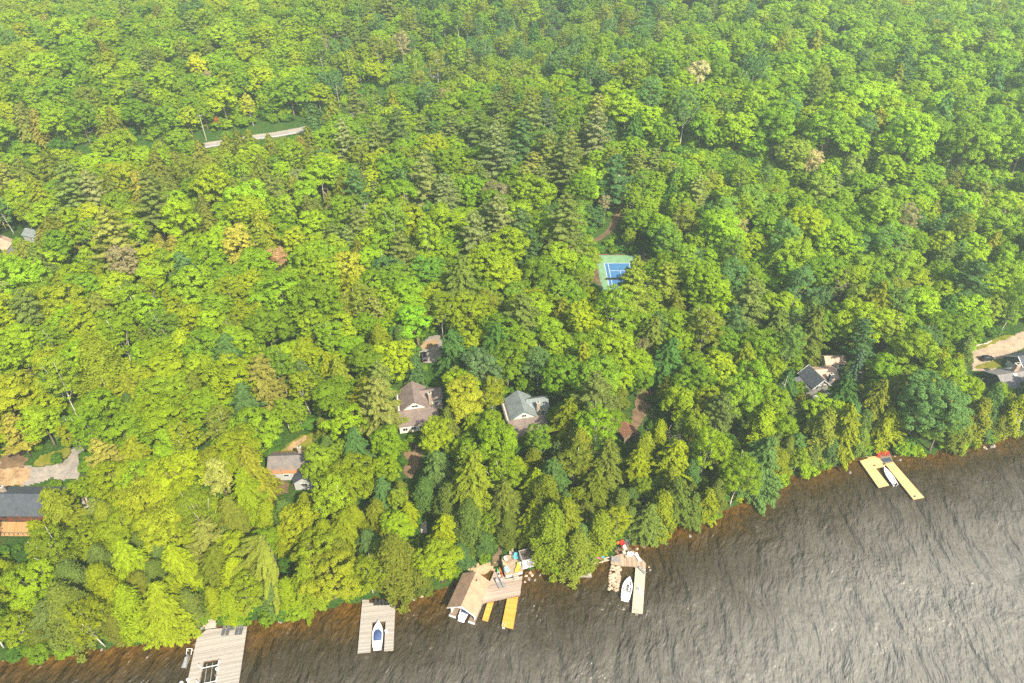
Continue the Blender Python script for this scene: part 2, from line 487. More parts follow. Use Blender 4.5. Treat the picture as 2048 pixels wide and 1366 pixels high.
def conifer(seed, H=18, Rr=4.0, nb=110, z0=0.1, power=0.85, rise=0.15, droop=0.4, dens=10, su=0.42, sv=0.15, spread=0.3, trunk_r=0.25, whorl=0, tip_up=0.0, bare=0.2, jitter=0.18, lean=0.02, upn=0.9, fan=0.5, wind=None):
    rng = np.random.default_rng(seed)
    m, pts = trunk_mb(H, trunk_r, rng, lean=lean, top=0.97)
    Q, V = [], []
    for i in range(nb):
        u = (i + rng.random()) / nb
        if whorl:
            k = int(u * whorl); u = (k + 0.25 + 0.25 * rng.random()) / whorl
        t = z0 + (1 - z0) * u
        th = i * 2.39996 + rng.uniform(-0.3, 0.3)
        L = (Rr * (1 - u) ** power + 0.35) * rng.uniform(1 - jitter * 1.6, 1 + jitter)
        if whorl: L = (Rr * (0.55 + 0.75 * u - 1.12 * u * u) / 0.68 + 0.2) * rng.uniform(0.6, 1.2)
        od = np.array([math.cos(th), math.sin(th), 0])
        if wind is not None: od = nrm(od + np.array(wind) * 1.0)
        sd_ = np.array([-od[1], od[0], 0])
        base = np.array([np.interp(t, np.linspace(0, 1, 7), pts[:, 0]), np.interp(t, np.linspace(0, 1, 7), pts[:, 1]), t * H])
        n = max(6, int(L * dens)); rs_ = rise * rng.uniform(.35, 1.5)
        s = rng.uniform(bare, 1, n) ** 0.8
        z = rs_ * s * L - droop * s * s * L + tip_up * s ** 4 * L
        wob = rng.uniform(-1, 1, n)
        side = wob * spread * L * (1.08 - s)
        c = base + od * (s * L)[:, None] + sd_ * side[:, None]
        c[:, 2] += z + rng.normal(size=n) * 0.10 - np.abs(side) * 0.18
        slope = rs_ - 2 * droop * s + 4 * tip_up * s ** 3
        U = od + sd_ * (np.sign(wob) * fan * rng.random(n))[:, None] + np.array([0, 0, 1]) * slope[:, None] + rng.normal(size=(n, 3)) * 0.15
        N = np.array([0, 0, upn]) + od * (0.35 + 0.3 * np.abs(slope))[:, None] + rng.normal(size=(n, 3)) * 0.42
        k = rng.uniform(0.75, 1.3, n)
        Q.append(leaf_arrays(c, N, U, su * k, sv * k, rng))
        V.append(np.clip(rng.uniform(0.15, 0.85) * 0.55 + rng.random(n) * 0.3 + 0.2 * s, 0, 1))
        if L > 1.2 and i % 3 == 0:
            e = base + od * L * 0.8; e[2] += rise * .8 * L - droop * .64 * L
            m.tube([base, (base + e) / 2 + np.array([0, 0, 0.04 * L]), e], [0.06 + trunk_r * .15, 0.05, 0.02], 4, cap=False)
    # leader
    c = np.array([pts[-1]] * 8) + rng.normal(size=(8, 3)) * np.array([.12, .12, .4])
    Q.append(leaf_arrays(c, rdirs(8, rng), np.tile([0, 0, 1.0], (8, 1)) + rng.normal(size=(8, 3)) * .3, 0.4, 0.12, rng)); V.append(np.full(8, .6))
    return np.concatenate(Q), np.concatenate(V), m

def cedar(seed, H=12, Rr=2.4, n=340, per=40):
    rng = np.random.default_rng(seed)
    u = rng.random(n) ** 0.85
    prof = (1 - u) ** 0.62 * (0.78 + 0.22 * np.sin(np.minimum(u * 9, 3.14 / 2)))
    a = rng.uniform(0, 6.28, n)
    lump = 1 + 0.30 * np.sin(a * 3 + u * 11 + seed) + rng.normal(size=n) * 0.10
    r = Rr * prof * lump * np.sqrt(rng.uniform(0.55, 1.05, n)) + 0.1
    c = np.stack([np.cos(a) * r, np.sin(a) * r, 0.3 + u * (H - 0.4)], 1)
    o = np.stack([np.cos(a), np.sin(a), np.full(n, 0.25)], 1)
    C = np.repeat(c, per, 0); O = np.repeat(o, per, 0)
    k = len(C)
    p = C + rng.normal(size=(k, 3)) * np.array([.30, .30, .36])
    U = O * 0.8 + np.array([0, 0, 0.75]) + rng.normal(size=(k, 3)) * 0.35
    N = O * 0.55 + np.array([0, 0, 0.75]) + rng.normal(size=(k, 3)) * 0.4
    s = rng.uniform(.7, 1.3, k)
    q = leaf_arrays(p, N, U, 0.29 * s, 0.12 * s, rng)
    v = np.clip(np.repeat(rng.uniform(.1, .9, n), per) * .6 + rng.random(k) * .4, 0, 1)
    m, _ = trunk_mb(H, 0.2, rng, top=0.85)
    return q, v, m

def dead_wood(seed, H=11, r=0.22, depth=4, spread=0.75, straight=False, nmax=5):
    rng = np.random.default_rng(seed)
    m = MB()
    def grow(p, d, L, rr, k):
        pts = [p]; rad = [rr]
        for i in range(3):
            d = nrm(d + rng.normal(size=3) * 0.16)
            p = p + d * L / 3; pts.append(p); rad.append(max(rr * (1 - .25 * (i + 1)), 0.02))
        m.tube(pts, rad, 5 if k > 1 else 4, cap=False)
        if k == 0: return
        for i in range(rng.integers(2, nmax)):
            q = pts[rng.integers(1, 4)]
            nd = nrm(d + rng.normal(size=3) * spread + np.array([0, 0, 0.25]))
            grow(q, nd, L * rng.uniform(.5, .8), rr * .55, k - 1)
    if straight:
        m.tube([(0, 0, -.5), (.1, 0, H * .4), (.25, .1, H * .75), (.2, .2, H)], [r, r * .8, r * .5, r * .2], 6)
        for i in range(14):
            z = H * rng.uniform(.35, .95); a = rng.uniform(0, 6.28)
            grow(np.array([.1, 0, z]), np.array([math.cos(a), math.sin(a), rng.uniform(-.1, .6)]), rng.uniform(.8, 2.2), r * .25, 1)
    else:
        grow(np.array([0, 0, -.5]), np.array([0, 0, 1.0]), H * .42, r, depth)
    return m

PROTO = {}          # kind -> [(leaf quads mesh, trunk mesh, joined mesh)]
def proto(kind, q, v, m, bark, leaf):
    n = f"{kind}"
    crown = quad_mesh(n + "_crown", q, v, leaf)
    tr = bpy.data.meshes.new(n + "_trunk"); tr.from_pydata(m.v, [], m.f); tr.shade_smooth(); tr.materials.append(bark)
    joined = quad_mesh(n, q, v, leaf, m, bark)
    hgt = float(q[..., 2].max()); rad = float(np.percentile(np.hypot(q[..., 0], q[..., 1]), 96))
    PROTO.setdefault(kind, []).append((crown, tr, joined, hgt, rad))

for s in range(8):
    proto('maple_tree', *broadleaf(100 + s, H=15 + s % 3, Rr=4.5 + 0.22 * s, nl=11 + s % 5), M['bark'], M['leaf'])
for s in range(7):     # broad, billowing oaks and beeches
    proto('oak_tree', *broadleaf(200 + s, H=16 + s % 2 * 2, Rr=5.4 + .2 * s, nl=18 + s % 4 * 2, lobe=0.33, clump=(.4, .8), size=.155, per=52, ncl=30, zlo=.14, squash=.72), M['bark'], M['leaf'])
for s in range(6):     # birch and aspen: tall, fine leaved
    proto('birch_tree', *broadleaf(300 + s, H=15 + s, Rr=3.3 + .15 * s, nl=17, lobe=0.42, clump=(.35, .75), size=.13, per=52, ncl=26, zlo=.22, trunk_r=.16, gap=.25, squash=1.15), M['birch_bark'], M['leaf'])
for s in range(4):
    proto('hemlock_tree', *conifer(400 + s, H=15 + 1.5 * s, Rr=4.7 + .3 * s, nb=140, z0=.06, power=.62, rise=.34, droop=.50, dens=32, su=.36, sv=.135, spread=.42, fan=.8, jitter=.28, lean=.04, upn=.62), M['pine_bark'], M['needle'])
for s in range(4):
    proto('pine_tree', *conifer(500 + s, H=20 + 1.5 * s, Rr=4.8 + .3 * s, nb=96, z0=.26, power=.52, jitter=.34, rise=.30, droop=.26, tip_up=.12, dens=38, su=.38, sv=.11, spread=.42, bare=.28, fan=1.0, lean=.03, upn=.8), M['pine_bark'], M['needle'])
for s in range(4):
    proto('cedar_tree', *cedar(600 + s, H=11 + 1.3 * s, Rr=3.0 + .2 * s), M['pine_bark'], M['needle'])
for s in range(2):
    proto('spruce_tree', *conifer(700 + s, H=14 + s, Rr=2.7, nb=150, z0=.05, power=.95, rise=.05, droop=.3, dens=20, su=.32, sv=.12, spread=.26, jitter=.1, fan=.6), M['pine_bark'], M['needle'])
for s in range(3):
    proto('shrub', *broadleaf(800 + s, H=2.6, Rr=1.9, nl=8, zlo=.02, size=.19, lobe=.5, clump=(.3, .55), per=20, ncl=20, trunk_r=.06), M['bark'], M['leaf'])
# the wind-combed old pine by the water: long drooping plumes
proto('old_pine', *conifer(901, H=17, Rr=6.4, nb=84, z0=.26, power=.36, rise=.42, droop=.50, dens=62, su=.42, sv=.11, spread=.17, bare=.22, fan=.6, jitter=.42, trunk_r=.4, wind=(-.95, -.75, 0)), M['pine_bark'], M['needle'])
# thin dry crown
proto('withered_tree', *broadleaf(910, H=12, Rr=3.4, nl=13, lobe=.36, clump=(.5, 1.0), size=.10, per=34, ncl=26, trunk_r=.2, gap=.2), M['dead_twig'], M['leaf'])
# ------------------------------------------------------------------ ground and water
def grid_mesh(name, xs, ys, zf, mat, kind='structure'):
    X, Y = np.meshgrid(xs, ys)
    Z = zf(X, Y)
    co = np.stack([X, Y, Z], -1).reshape(-1, 3)
    nx, ny = len(xs), len(ys)
    i = np.arange((ny - 1) * (nx - 1)); r_ = i // (nx - 1); c = i % (nx - 1)
    a = r_ * nx + c
    F = np.stack([a, a + 1, a + nx + 1, a + nx], 1)
    me = bpy.data.meshes.new(name)
    me.vertices.add(len(co)); me.vertices.foreach_set('co', co.astype(np.float32).ravel())
    me.loops.add(F.size); me.loops.foreach_set('vertex_index', F.astype(np.int32).ravel())
    me.polygons.add(len(F)); me.polygons.foreach_set('loop_start', (np.arange(len(F)) * 4).astype(np.int32))
    me.update(calc_edges=True); me.shade_smooth()
    if mat: me.materials.append(mat)
    o = bpy.data.objects.new(name, me); COL.objects.link(o)
    if kind: o['kind'] = kind
    return o

def pip(poly, x, y):
    """points inside polygon (vectorised)"""
    x = np.asarray(x, float); y = np.asarray(y, float)
    ins = np.zeros(np.broadcast(x, y).shape, bool)
    n = len(poly)
    for i in range(n):
        x0, y0 = poly[i][:2]; x1, y1 = poly[(i + 1) % n][:2]
        c = ((y0 > y) != (y1 > y)) & (x < (x1 - x0) * (y - y0) / (y1 - y0 + 1e-12) + x0)
        ins ^= c
    return ins

def seg_dist(pts, x, y):
    d = np.full(np.broadcast(x, y).shape, 1e9)
    for (x0, y0), (x1, y1) in zip(pts[:-1], pts[1:]):
        vx, vy = x1 - x0, y1 - y0
        t = np.clip(((x - x0) * vx + (y - y0) * vy) / (vx * vx + vy * vy + 1e-9), 0, 1)
        d = np.minimum(d, np.hypot(x - x0 - t * vx, y - y0 - t * vy))
    return d

def ground_mat():
    m, n, l = new_mat('forest_floor')
    tc = n.new("ShaderNodeTexCoord")
    a = n.new("ShaderNodeTexNoise"); a.inputs['Scale'].default_value = 0.35; a.inputs['Detail'].default_value = 8; a.inputs['Roughness'].default_value = .7
    b = n.new("ShaderNodeTexNoise"); b.inputs['Scale'].default_value = 2.5; b.inputs['Detail'].default_value = 6
    l.new(tc.outputs['Object'], a.inputs[0]); l.new(tc.outputs['Object'], b.inputs[0])
    c1 = ramp(n, l, a.outputs['Fac'], [(.35, (.028, .068, .014)), (.52, (.042, .092, .018)), (.68, (.075, .080, .028))])
    c2 = ramp(n, l, b.outputs['Fac'], [(.3, (.6, .6, .6)), (.7, (1.4, 1.35, 1.3))])
    mx = n.new("ShaderNodeMix"); mx.data_type = 'RGBA'; mx.blend_type = 'MULTIPLY'; mx.inputs[0].default_value = 1
    l.new(c1, mx.inputs[6]); l.new(c2, mx.inputs[7])
    d = n.new("ShaderNodeBsdfDiffuse"); l.new(mx.outputs[2], d.inputs[0])
    bp = n.new("ShaderNodeBump"); bp.inputs['Distance'].default_value = .4; l.new(b.outputs['Fac'], bp.inputs['Height']); l.new(bp.outputs[0], d.inputs['Normal'])
    o = n.new("ShaderNodeOutputMaterial"); l.new(d.outputs[0], o.inputs[0])
    return m

def soil_mat(name, c1, c2, c3, scale=.5):
    m, n, l = new_mat(name)
    tc = n.new("ShaderNodeTexCoord")
    a = n.new("ShaderNodeTexNoise"); a.inputs['Scale'].default_value = scale; a.inputs['Detail'].default_value = 9; a.inputs['Roughness'].default_value = .65
    l.new(tc.outputs['Object'], a.inputs[0])
    c = ramp(n, l, a.outputs['Fac'], [(.32, c1), (.5, c2), (.68, c3)])
    b = n.new("ShaderNodeTexNoise"); b.inputs['Scale'].default_value = 6; b.inputs['Detail'].default_value = 4
    l.new(tc.outputs['Object'], b.inputs[0])
    mx = n.new("ShaderNodeMix"); mx.data_type = 'RGBA'; mx.blend_type = 'MULTIPLY'; mx.inputs[0].default_value = 1
    l.new(c, mx.inputs[6]); l.new(ramp(n, l, b.outputs['Fac'], [(.3, (.7, .7, .7)), (.7, (1.25, 1.25, 1.25))]), mx.inputs[7])
    d = n.new("ShaderNodeBsdfDiffuse"); l.new(mx.outputs[2], d.inputs[0])
    o = n.new("ShaderNodeOutputMaterial"); l.new(d.outputs[0], o.inputs[0])
    return m

M['gravel'] = soil_mat('gravel', (.19, .175, .16), (.26, .235, .21), (.33, .29, .24))
M['dirt'] = soil_mat('sandy_dirt', (.20, .13, .07), (.33, .225, .125), (.43, .31, .185))
M['brown_dirt'] = soil_mat('brown_dirt', (.10, .068, .045), (.155, .105, .066), (.22, .145, .09))
M['lawn'] = soil_mat('patchy_lawn', (.10, .13, .015), (.16, .17, .02), (.26, .19, .06))
M['tan_gravel'] = soil_mat('tan_gravel', (.28, .22, .16), (.38, .30, .22), (.46, .37, .27))
M['sand'] = soil_mat('wet_sand', (.30, .19, .11), (.40, .27, .17), (.48, .33, .21))
M['asphalt'] = soil_mat('old_asphalt', (.26, .245, .235), (.32, .30, .285), (.37, .345, .33), .2)
M['verge'] = soil_mat('grass_verge', (.07, .12, .015), (.11, .16, .02), (.16, .17, .03))

# level ground under buildings and the court
def house_at(px, py, h):
    """where a point h metres above the ground shows at (px, py)"""
    return G(px, py, h)
H1 = house_at(830, 815, 4.4); H2 = house_at(1048, 834, 4.4); H3 = house_at(573, 944, 3.2); H4 = house_at(60, 1028, 3.4)
H5 = house_at(1640, 766, 3.6); H6 = house_at(2015, 728, 3.2); SHED = house_at(1671, 726, 2.5); HUT = house_at(1262, 868, 2.6)
COURT = G(1240, 555)
for p, r0, r1 in ((H1, 8, 16), (H2, 8, 16), (H3, 7, 14), (H4, 10, 18), (H5, 7, 14), (SHED, 4, 8), (H6, 11, 20), (HUT, 3, 7), (COURT, 21, 34)):
    PADS.append((p[0], p[1], r0, r1, float(T_raw(p[0], p[1]))))

xs = np.concatenate([np.arange(-520, -180, 6.0), np.arange(-180, 240, 1.5), np.arange(240, 620, 6.0)])
ys = np.concatenate([np.arange(30, 260, 1.5), np.arange(260, 460, 3.0), np.arange(460, 1000, 8.0)])
ground = grid_mesh('ground', xs, ys, T, ground_mat())

# lake
def water_mat():
    m, n, l = new_mat('lake_water')
    tc = n.new("ShaderNodeTexCoord")
    dep_sheen = n.new("ShaderNodeAttribute"); dep_sheen.attribute_name = 'depth'
    no = n.new("ShaderNodeTexNoise"); no.inputs['Scale'].default_value = .12; no.inputs['Detail'].default_value = 5
    l.new(tc.outputs['Object'], no.inputs[0])
    n2 = n.new("ShaderNodeTexNoise"); n2.inputs['Scale'].default_value = .8; n2.inputs['Detail'].default_value = 4; n2.inputs['Roughness'].default_value = .6
    l.new(tc.outputs['Object'], n2.inputs[0])
    ad = n.new("ShaderNodeMath"); ad.operation = 'MULTIPLY_ADD'; ad.inputs[1].default_value = .34; l.new(no.outputs['Fac'], ad.inputs[0]); l.new(dep_sheen.outputs['Fac'], ad.inputs[2])
    a2 = n.new("ShaderNodeMath"); a2.operation = 'SUBTRACT'; a2.inputs[1].default_value = .17; l.new(ad.outputs[0], a2.inputs[0])
    base = ramp(n, l, a2.outputs[0], [(.0, (.100, .050, .006)), (.08, (.066, .037, .007)), (.19, (.040, .029, .012)), (.36, (.054, .045, .031)), (1.0, (.168, .160, .140))])
    bed = ramp(n, l, n2.outputs['Fac'], [(.35, (.5, .45, .4)), (.5, (1, 1, 1)), (.68, (1.7, 1.55, 1.3))])
    k = n.new("ShaderNodeMapRange"); k.inputs[1].default_value = 0; k.inputs[2].default_value = .3; k.inputs[3].default_value = .8; k.inputs[4].default_value = 0
    l.new(dep_sheen.outputs['Fac'], k.inputs[0])
    mx = n.new("ShaderNodeMix"); mx.data_type = 'RGBA'; mx.blend_type = 'MULTIPLY'; l.new(k.outputs[0], mx.inputs[0]); l.new(base, mx.inputs[6]); l.new(bed, mx.inputs[7])
    # waves: long crests that swing round towards the shore, with finer ripples riding on them
    wv = n.new("ShaderNodeTexNoise"); wv.inputs['Scale'].default_value = .03; wv.inputs['Detail'].default_value = 2; l.new(tc.outputs['Object'], wv.inputs[0])
    off = n.new("ShaderNodeVectorMath"); off.operation = 'MULTIPLY_ADD'; off.inputs[1].default_value = (14, 14, 0); l.new(wv.outputs['Color'], off.inputs[0]); l.new(tc.outputs['Object'], off.inputs[2])
    def waves(rot, sx, sy, det, src):
        mp = n.new("ShaderNodeMapping"); mp.inputs['Rotation'].default_value = (0, 0, R(rot)); l.new(src, mp.inputs[0])
        ms = n.new("ShaderNodeMapping"); ms.inputs['Scale'].default_value = (sx, sy, 1); l.new(mp.outputs[0], ms.inputs[0])
        t = n.new("ShaderNodeTexNoise"); t.inputs['Scale'].default_value = 1; t.inputs['Detail'].default_value = det; t.inputs['Roughness'].default_value = .6; l.new(ms.outputs[0], t.inputs[0])
        return t.outputs['Fac']
    w1 = waves(-10, .24, .065, 1, off.outputs[0])
    w2 = waves(14, .66, .26, 2, off.outputs[0])
    w3 = waves(-22, 1.7, .8, 3, tc.outputs['Object'])
    s1 = n.new("ShaderNodeMath"); s1.operation = 'MULTIPLY_ADD'; s1.inputs[1].default_value = .38; l.new(w2, s1.inputs[0]); l.new(w1, s1.inputs[2])
    s2 = n.new("ShaderNodeMath"); s2.operation = 'MULTIPLY_ADD'; s2.inputs[1].default_value = .09; l.new(w3, s2.inputs[0]); l.new(s1.outputs[0], s2.inputs[2])
    bp = n.new("ShaderNodeBump"); bp.inputs['Strength'].default_value = 1.0; bp.inputs['Distance'].default_value = 2.8; l.new(s2.outputs[0], bp.inputs['Height'])
    b = n.new("ShaderNodeBsdfPrincipled"); l.new(mx.outputs[2], b.inputs['Base Color']); b.inputs['Roughness'].default_value = .30; b.inputs['IOR'].default_value = 1.42
    l.new(bp.outputs[0], b.inputs['Normal'])
    o = n.new("ShaderNodeOutputMaterial"); l.new(b.outputs[0], o.inputs[0])
    return m

wx = np.concatenate([np.arange(-520, -160, 12.0), np.arange(-160, 200, 2.0), np.arange(200, 640, 12.0)])
wy = np.concatenate([np.arange(-80, 30, 10.0), np.arange(30, 190, 2.0), np.arange(190, 300, 12.0)])
lake = grid_mesh('lake_water', wx, wy, lambda x, y: x * 0, water_mat())
X, Y = np.meshgrid(wx, wy)
depth = np.clip((shore_y(X) - Y) * .93 / 42, 0, 1.2) + 0.16 * np.clip((X - 20) / 130, -.4, 1) * np.clip((shore_y(X) - Y) / 40, 0, 1)  # offshore depth, plus the lighter sky sheen painted in towards the right
at = lake.data.attributes.new('depth', 'FLOAT', 'POINT'); at.data.foreach_set('value', depth.astype(np.float32).ravel())

# draped sheets: roads, drives, clearings
FOOT = []        # world polygons where no tree may stand
def drape(name, poly, mat, lift=.06, step=.45, kind='structure', rough=.5, keep=True, label=None):
    poly = [tuple(p[:2]) for p in poly]
    x0, y0 = np.min(poly, 0); x1, y1 = np.max(poly, 0)
    xs = np.arange(x0, x1 + step, step); ys = np.arange(y0, y1 + step, step)
    X, Y = np.meshgrid(xs, ys)
    cx = (X[:-1, :-1] + X[1:, 1:]) / 2; cy = (Y[:-1, :-1] + Y[1:, 1:]) / 2
    wob = rough * np.sin(cx * 1.3 + cy * .7) + rough * np.sin(cy * 1.9 - cx * .4)
    ins = pip(poly, cx + wob * .6, cy + wob * .5)
    idx = -np.ones(X.shape, int); vs = []; fs = []
    for j, i in zip(*np.nonzero(ins)):
        q = []
        for a, b in ((j, i), (j, i + 1), (j + 1, i + 1), (j + 1, i)):
            if idx[a, b] < 0:
                idx[a, b] = len(vs); vs.append((X[a, b], Y[a, b]))
            q.append(idx[a, b])
        fs.append(tuple(q))
    vs = np.array(vs); z = T(vs[:, 0], vs[:, 1]) + lift
    m = MB(); m.add(np.column_stack([vs, z]), fs)
    o = m.build(name, mat, smooth=True); o['kind'] = kind
    if keep: FOOT.append(poly)
    return o

def strip(pts, wd):
    """polygon of a band wd wide along pts"""
    pts = [np.array(p[:2]) for p in pts]
    Lf, Rt = [], []
    for i, p in enumerate(pts):
        d = pts[min(i + 1, len(pts) - 1)] - pts[max(i - 1, 0)]; d = d / np.linalg.norm(d)
        k = np.array([-d[1], d[0]]) * wd / 2
        Lf.append(p + k); Rt.append(p - k)
    return [tuple(p) for p in Lf + Rt[::-1]]

def band(name, pts, wd, mat, lift, off=0.0, n=40, cross=4):
    """a road-like ribbon that follows the ground"""
    pts = np.array([p[:2] for p in pts]); s = np.concatenate([[0], np.cumsum(np.linalg.norm(np.diff(pts, axis=0), axis=1))])
    t = np.linspace(0, s[-1], n); px = np.interp(t, s, pts[:, 0]); py = np.interp(t, s, pts[:, 1])
    for _ in range(3):
        px[1:-1] = (px[:-2] + 2 * px[1:-1] + px[2:]) / 4; py[1:-1] = (py[:-2] + 2 * py[1:-1] + py[2:]) / 4
    dx = np.gradient(px); dy = np.gradient(py); L = np.hypot(dx, dy); nx, ny = -dy / L, dx / L
    m = MB(); vs = []; fs = []
    zc = T(px, py)
    for i in range(n):
        for k in range(cross + 1):
            o = off + wd * (k / cross - .5)
            vs.append((px[i] + nx[i] * o, py[i] + ny[i] * o, zc[i] + lift))
    for i in range(n - 1):
        for k in range(cross):
            a = i * (cross + 1) + k; fs.append((a, a + 1, a + cross + 2, a + cross + 1))
    m.add(vs, fs)
    o = m.build(name, mat, smooth=True); o['kind'] = 'structure'
    return o, np.column_stack([px, py])

# highway through the wood
hw = [G(*p) for p in ((-60, 356), (180, 330), (304, 307), (408, 291), (485, 279), (560, 268), (600, 262), (700, 236), (800, 190), (880, 150), (1000, 100), (1120, 62))]
_, HWY = band('highway_verge', hw, 19, M['verge'], .55, n=90, cross=8)
band('highway', hw, 11.5, M['asphalt'], .8, n=90)
M['line_white'] = simple('white_road_paint', (.75, .75, .73), .6); M['line_yellow'] = simple('yellow_road_paint', (.62, .45, .06), .6)
band('road_edge_line', hw, .35, M['line_white'], .812, off=4.3, n=90, cross=1)
band('road_edge_line', hw, .35, M['line_white'], .812, off=-4.3, n=90, cross=1)
band('road_centre_line', hw, .3, M['line_yellow'], .812, off=0, n=90, cross=1)
# cleared strip under the power line on the right
CUT = np.array([G(*p)[:2] for p in ((1130, 326), (1240, 330), (1400, 338), (1600, 350), (1800, 365), (2048, 384), (2250, 402))])
band('cleared_strip', CUT, 11, M['verge'], .35, n=60, cross=6)
# lane behind the tennis court
LANE = np.array([G(*p)[:2] for p in ((1236, 340), (1243, 385), (1240, 430), (1222, 458), (1192, 480), (1172, 486))])
band('lane', LANE, 3.6, M['brown_dirt'], .25, n=40, cross=4)

# clearings traced on the ground
def poly_px(pts): return [G(*p) for p in pts]
drape('gravel_drive', poly_px([(-60, 925), (40, 912), (62, 936), (100, 934), (135, 917), (150, 890), (172, 872), (182, 880), (168, 905), (162, 958), (100, 958), (60, 970), (-60, 976)]), M['gravel'], .10)
drape('dirt_patch', poly_px([(-60, 938), (50, 936), (62, 945), (50, 972), (-60, 974)]), M['dirt'], .16, keep=False)
drape('dirt_track', poly_px([(0, 920), (20, 890), (42, 884), (52, 900), (54, 936), (0, 938)]), M['brown_dirt'], .13)
drape('lawn', poly_px([(62, 933), (100, 932), (135, 913), (148, 894), (118, 900), (82, 912)]), M['lawn'], .16)
drape('parking_area', poly_px([(838, 708), (842, 690), (858, 674), (884, 670), (886, 712), (870, 726), (846, 726)]), M['gravel'], .10)
drape('dirt_patch', poly_px([(838, 697), (846, 684), (874, 680), (872, 690), (850, 700)]), M['dirt'], .16, keep=False)
drape('dirt_path', poly_px([(1288, 742), (1318, 735), (1322, 760), (1306, 790), (1292, 830), (1272, 862), (1256, 868), (1262, 838), (1272, 800)]), M['brown_dirt'], .10)
drape('gravel_yard', poly_px([(1938, 702), (1960, 692), (1992, 685), (2016, 676), (2040, 664), (2110, 650), (2110, 672), (2060, 690), (2010, 712), (1990, 740), (1944, 742), (1946, 722)]), M['tan_gravel'], .10)
drape('lawn', poly_px([(1950, 697), (1975, 686), (2000, 672), (2035, 668), (2012, 680), (1985, 688), (1955, 700)]), M['lawn'], .16, keep=False)
drape('lawn', poly_px([(1984, 722), (2000, 716), (2006, 726), (2000, 735), (1960, 738), (1948, 735), (1962, 729)]), M['lawn'], .16, keep=False)
drape('lawn', poly_px([(1588, 740), (1594, 722), (1620, 716), (1640, 728), (1648, 738), (1620, 745)]), M['lawn'], .10)
drape('lawn', poly_px([(556, 905), (578, 888), (604, 868), (640, 866), (632, 884), (612, 902), (590, 908)]), M['lawn'], .10)
drape('dirt_patch', poly_px([(566, 903), (582, 890), (608, 872), (616, 876), (596, 892), (580, 904)]), M['dirt'], .16, keep=False)
drape('worn_lawn', poly_px([(808, 906), (816, 888), (832, 890), (846, 905), (838, 935), (820, 962), (808, 950)]), M['brown_dirt'], .10)
drape('bare_yard', poly_px([(540, 958), (566, 952), (580, 968), (574, 988), (550, 992)]), M['brown_dirt'], .10)
drape('footpath', poly_px([(985, 1132), (992, 1100), (996, 1068), (1004, 1062), (1010, 1066), (1004, 1100), (996, 1132)]), M['brown_dirt'], .10)
drape('beach', poly_px([(936, 1142), (955, 1132), (990, 1129), (996, 1140), (986, 1162), (960, 1150)]), M['sand'], .22, step=.7)
drape('gravel_strip', poly_px([(1716, 742), (1726, 730), (1730, 752), (1722, 762)]), M['gravel'], .10)

# tennis court
cz = PADS[8][4]
ux = P(1285, 515, cz) - P(1191.7, 515, cz); ux = ux / np.linalg.norm(ux); uy = np.array([-ux[1], ux[0], 0])
c0 = P(1191.7, 515, cz); base_l = P(1208.6, 526.9, cz)
court = empty('tennis_court', (c0[0], c0[1], cz), math.atan2(ux[1], ux[0]), 'blue and green hard tennis court in the forest clearing', 'tennis court')
bl = np.array([np.dot(base_l - c0, ux), np.dot(base_l - c0, uy)])
MB().box((8.8, -17, .03), (17.8, 37, .22)).build('playing_surface', simple('green_court_paint', (.17, .31, .17), .8, var=.15, scale=.4), court)
MB().box((bl[0] + 5.485, bl[1] - 11.9, .144), (10.97, 23.77, .008)).build('blue_court', simple('blue_court_paint', (.05, .17, .36), .75, var=.12, scale=.5), court)
m = MB()
def ln(xa, ya, xb, yb, wd=.16): m.box(((xa + xb) / 2, (ya + yb) / 2, .151), (abs(xb - xa) + wd, abs(yb - ya) + wd, .006))
X0, Y0 = bl
for xo in (0, 1.37, 9.6, 10.97): m.box((X0 + xo, Y0 - 11.9, .151), (.16, 23.9, .006))
for yo in (0, 5.5, 18.3, 23.77): m.box((X0 + 5.485, Y0 - yo, .1525), (8.0 if yo in (5.5, 18.3) else 11.1, .16, .006))
m.box((X0 + 5.485, Y0 - 11.9, .154), (.14, 12.8, .006))
m.build('court_lines', M['line_white'], court)
m = MB().box((X0 + 5.485, Y0 - 11.9, .62), (12.4, .05, .95)); m.build('net', M['dark'], court)
for sx in (-.7, 11.67): MB().cyl((X0 + sx, Y0 - 11.9, .1), .06, .06, 1.05, 8).build('net_post', M['dark'], court)
def fence(name, a, b, n, label, h=3.0):
    o = empty(name, a, 0, label, 'fence', 'court fencing')
    d = b - a
    for i in range(n + 1):
        q = d * i / n
        MB().cyl((q[0], q[1], -.3), .045, .045, h + .3, 6).build('fence_post', M['wood_dark'], o)
    MB().tube([(0, 0, h), d + np.array([0, 0, h])], .03, 5).build('top_rail', M['wood_dark'], o)
    MB().tube([(0, 0, h * .5), d + np.array([0, 0, h * .5])], .02, 5).build('mid_rail', M['wood_dark'], o)
fence('court_fence', c0 + np.array([0, 0, 0]) - ux * .3, c0 - ux * .3 - uy * 34, 11, 'tall dark post fence along the left side of the tennis court')
fence('court_fence', c0 + ux * 18.0, c0 + ux * 18.0 - uy * 34, 11, 'tall dark post fence along the right side of the tennis court')
drape('court_surround', [c0 - ux * 3 + uy * 2.5, c0 + ux * 21 + uy * 2.5, c0 + ux * 21 - uy * 37, c0 - ux * 3 - uy * 37], M['brown_dirt'], .05)
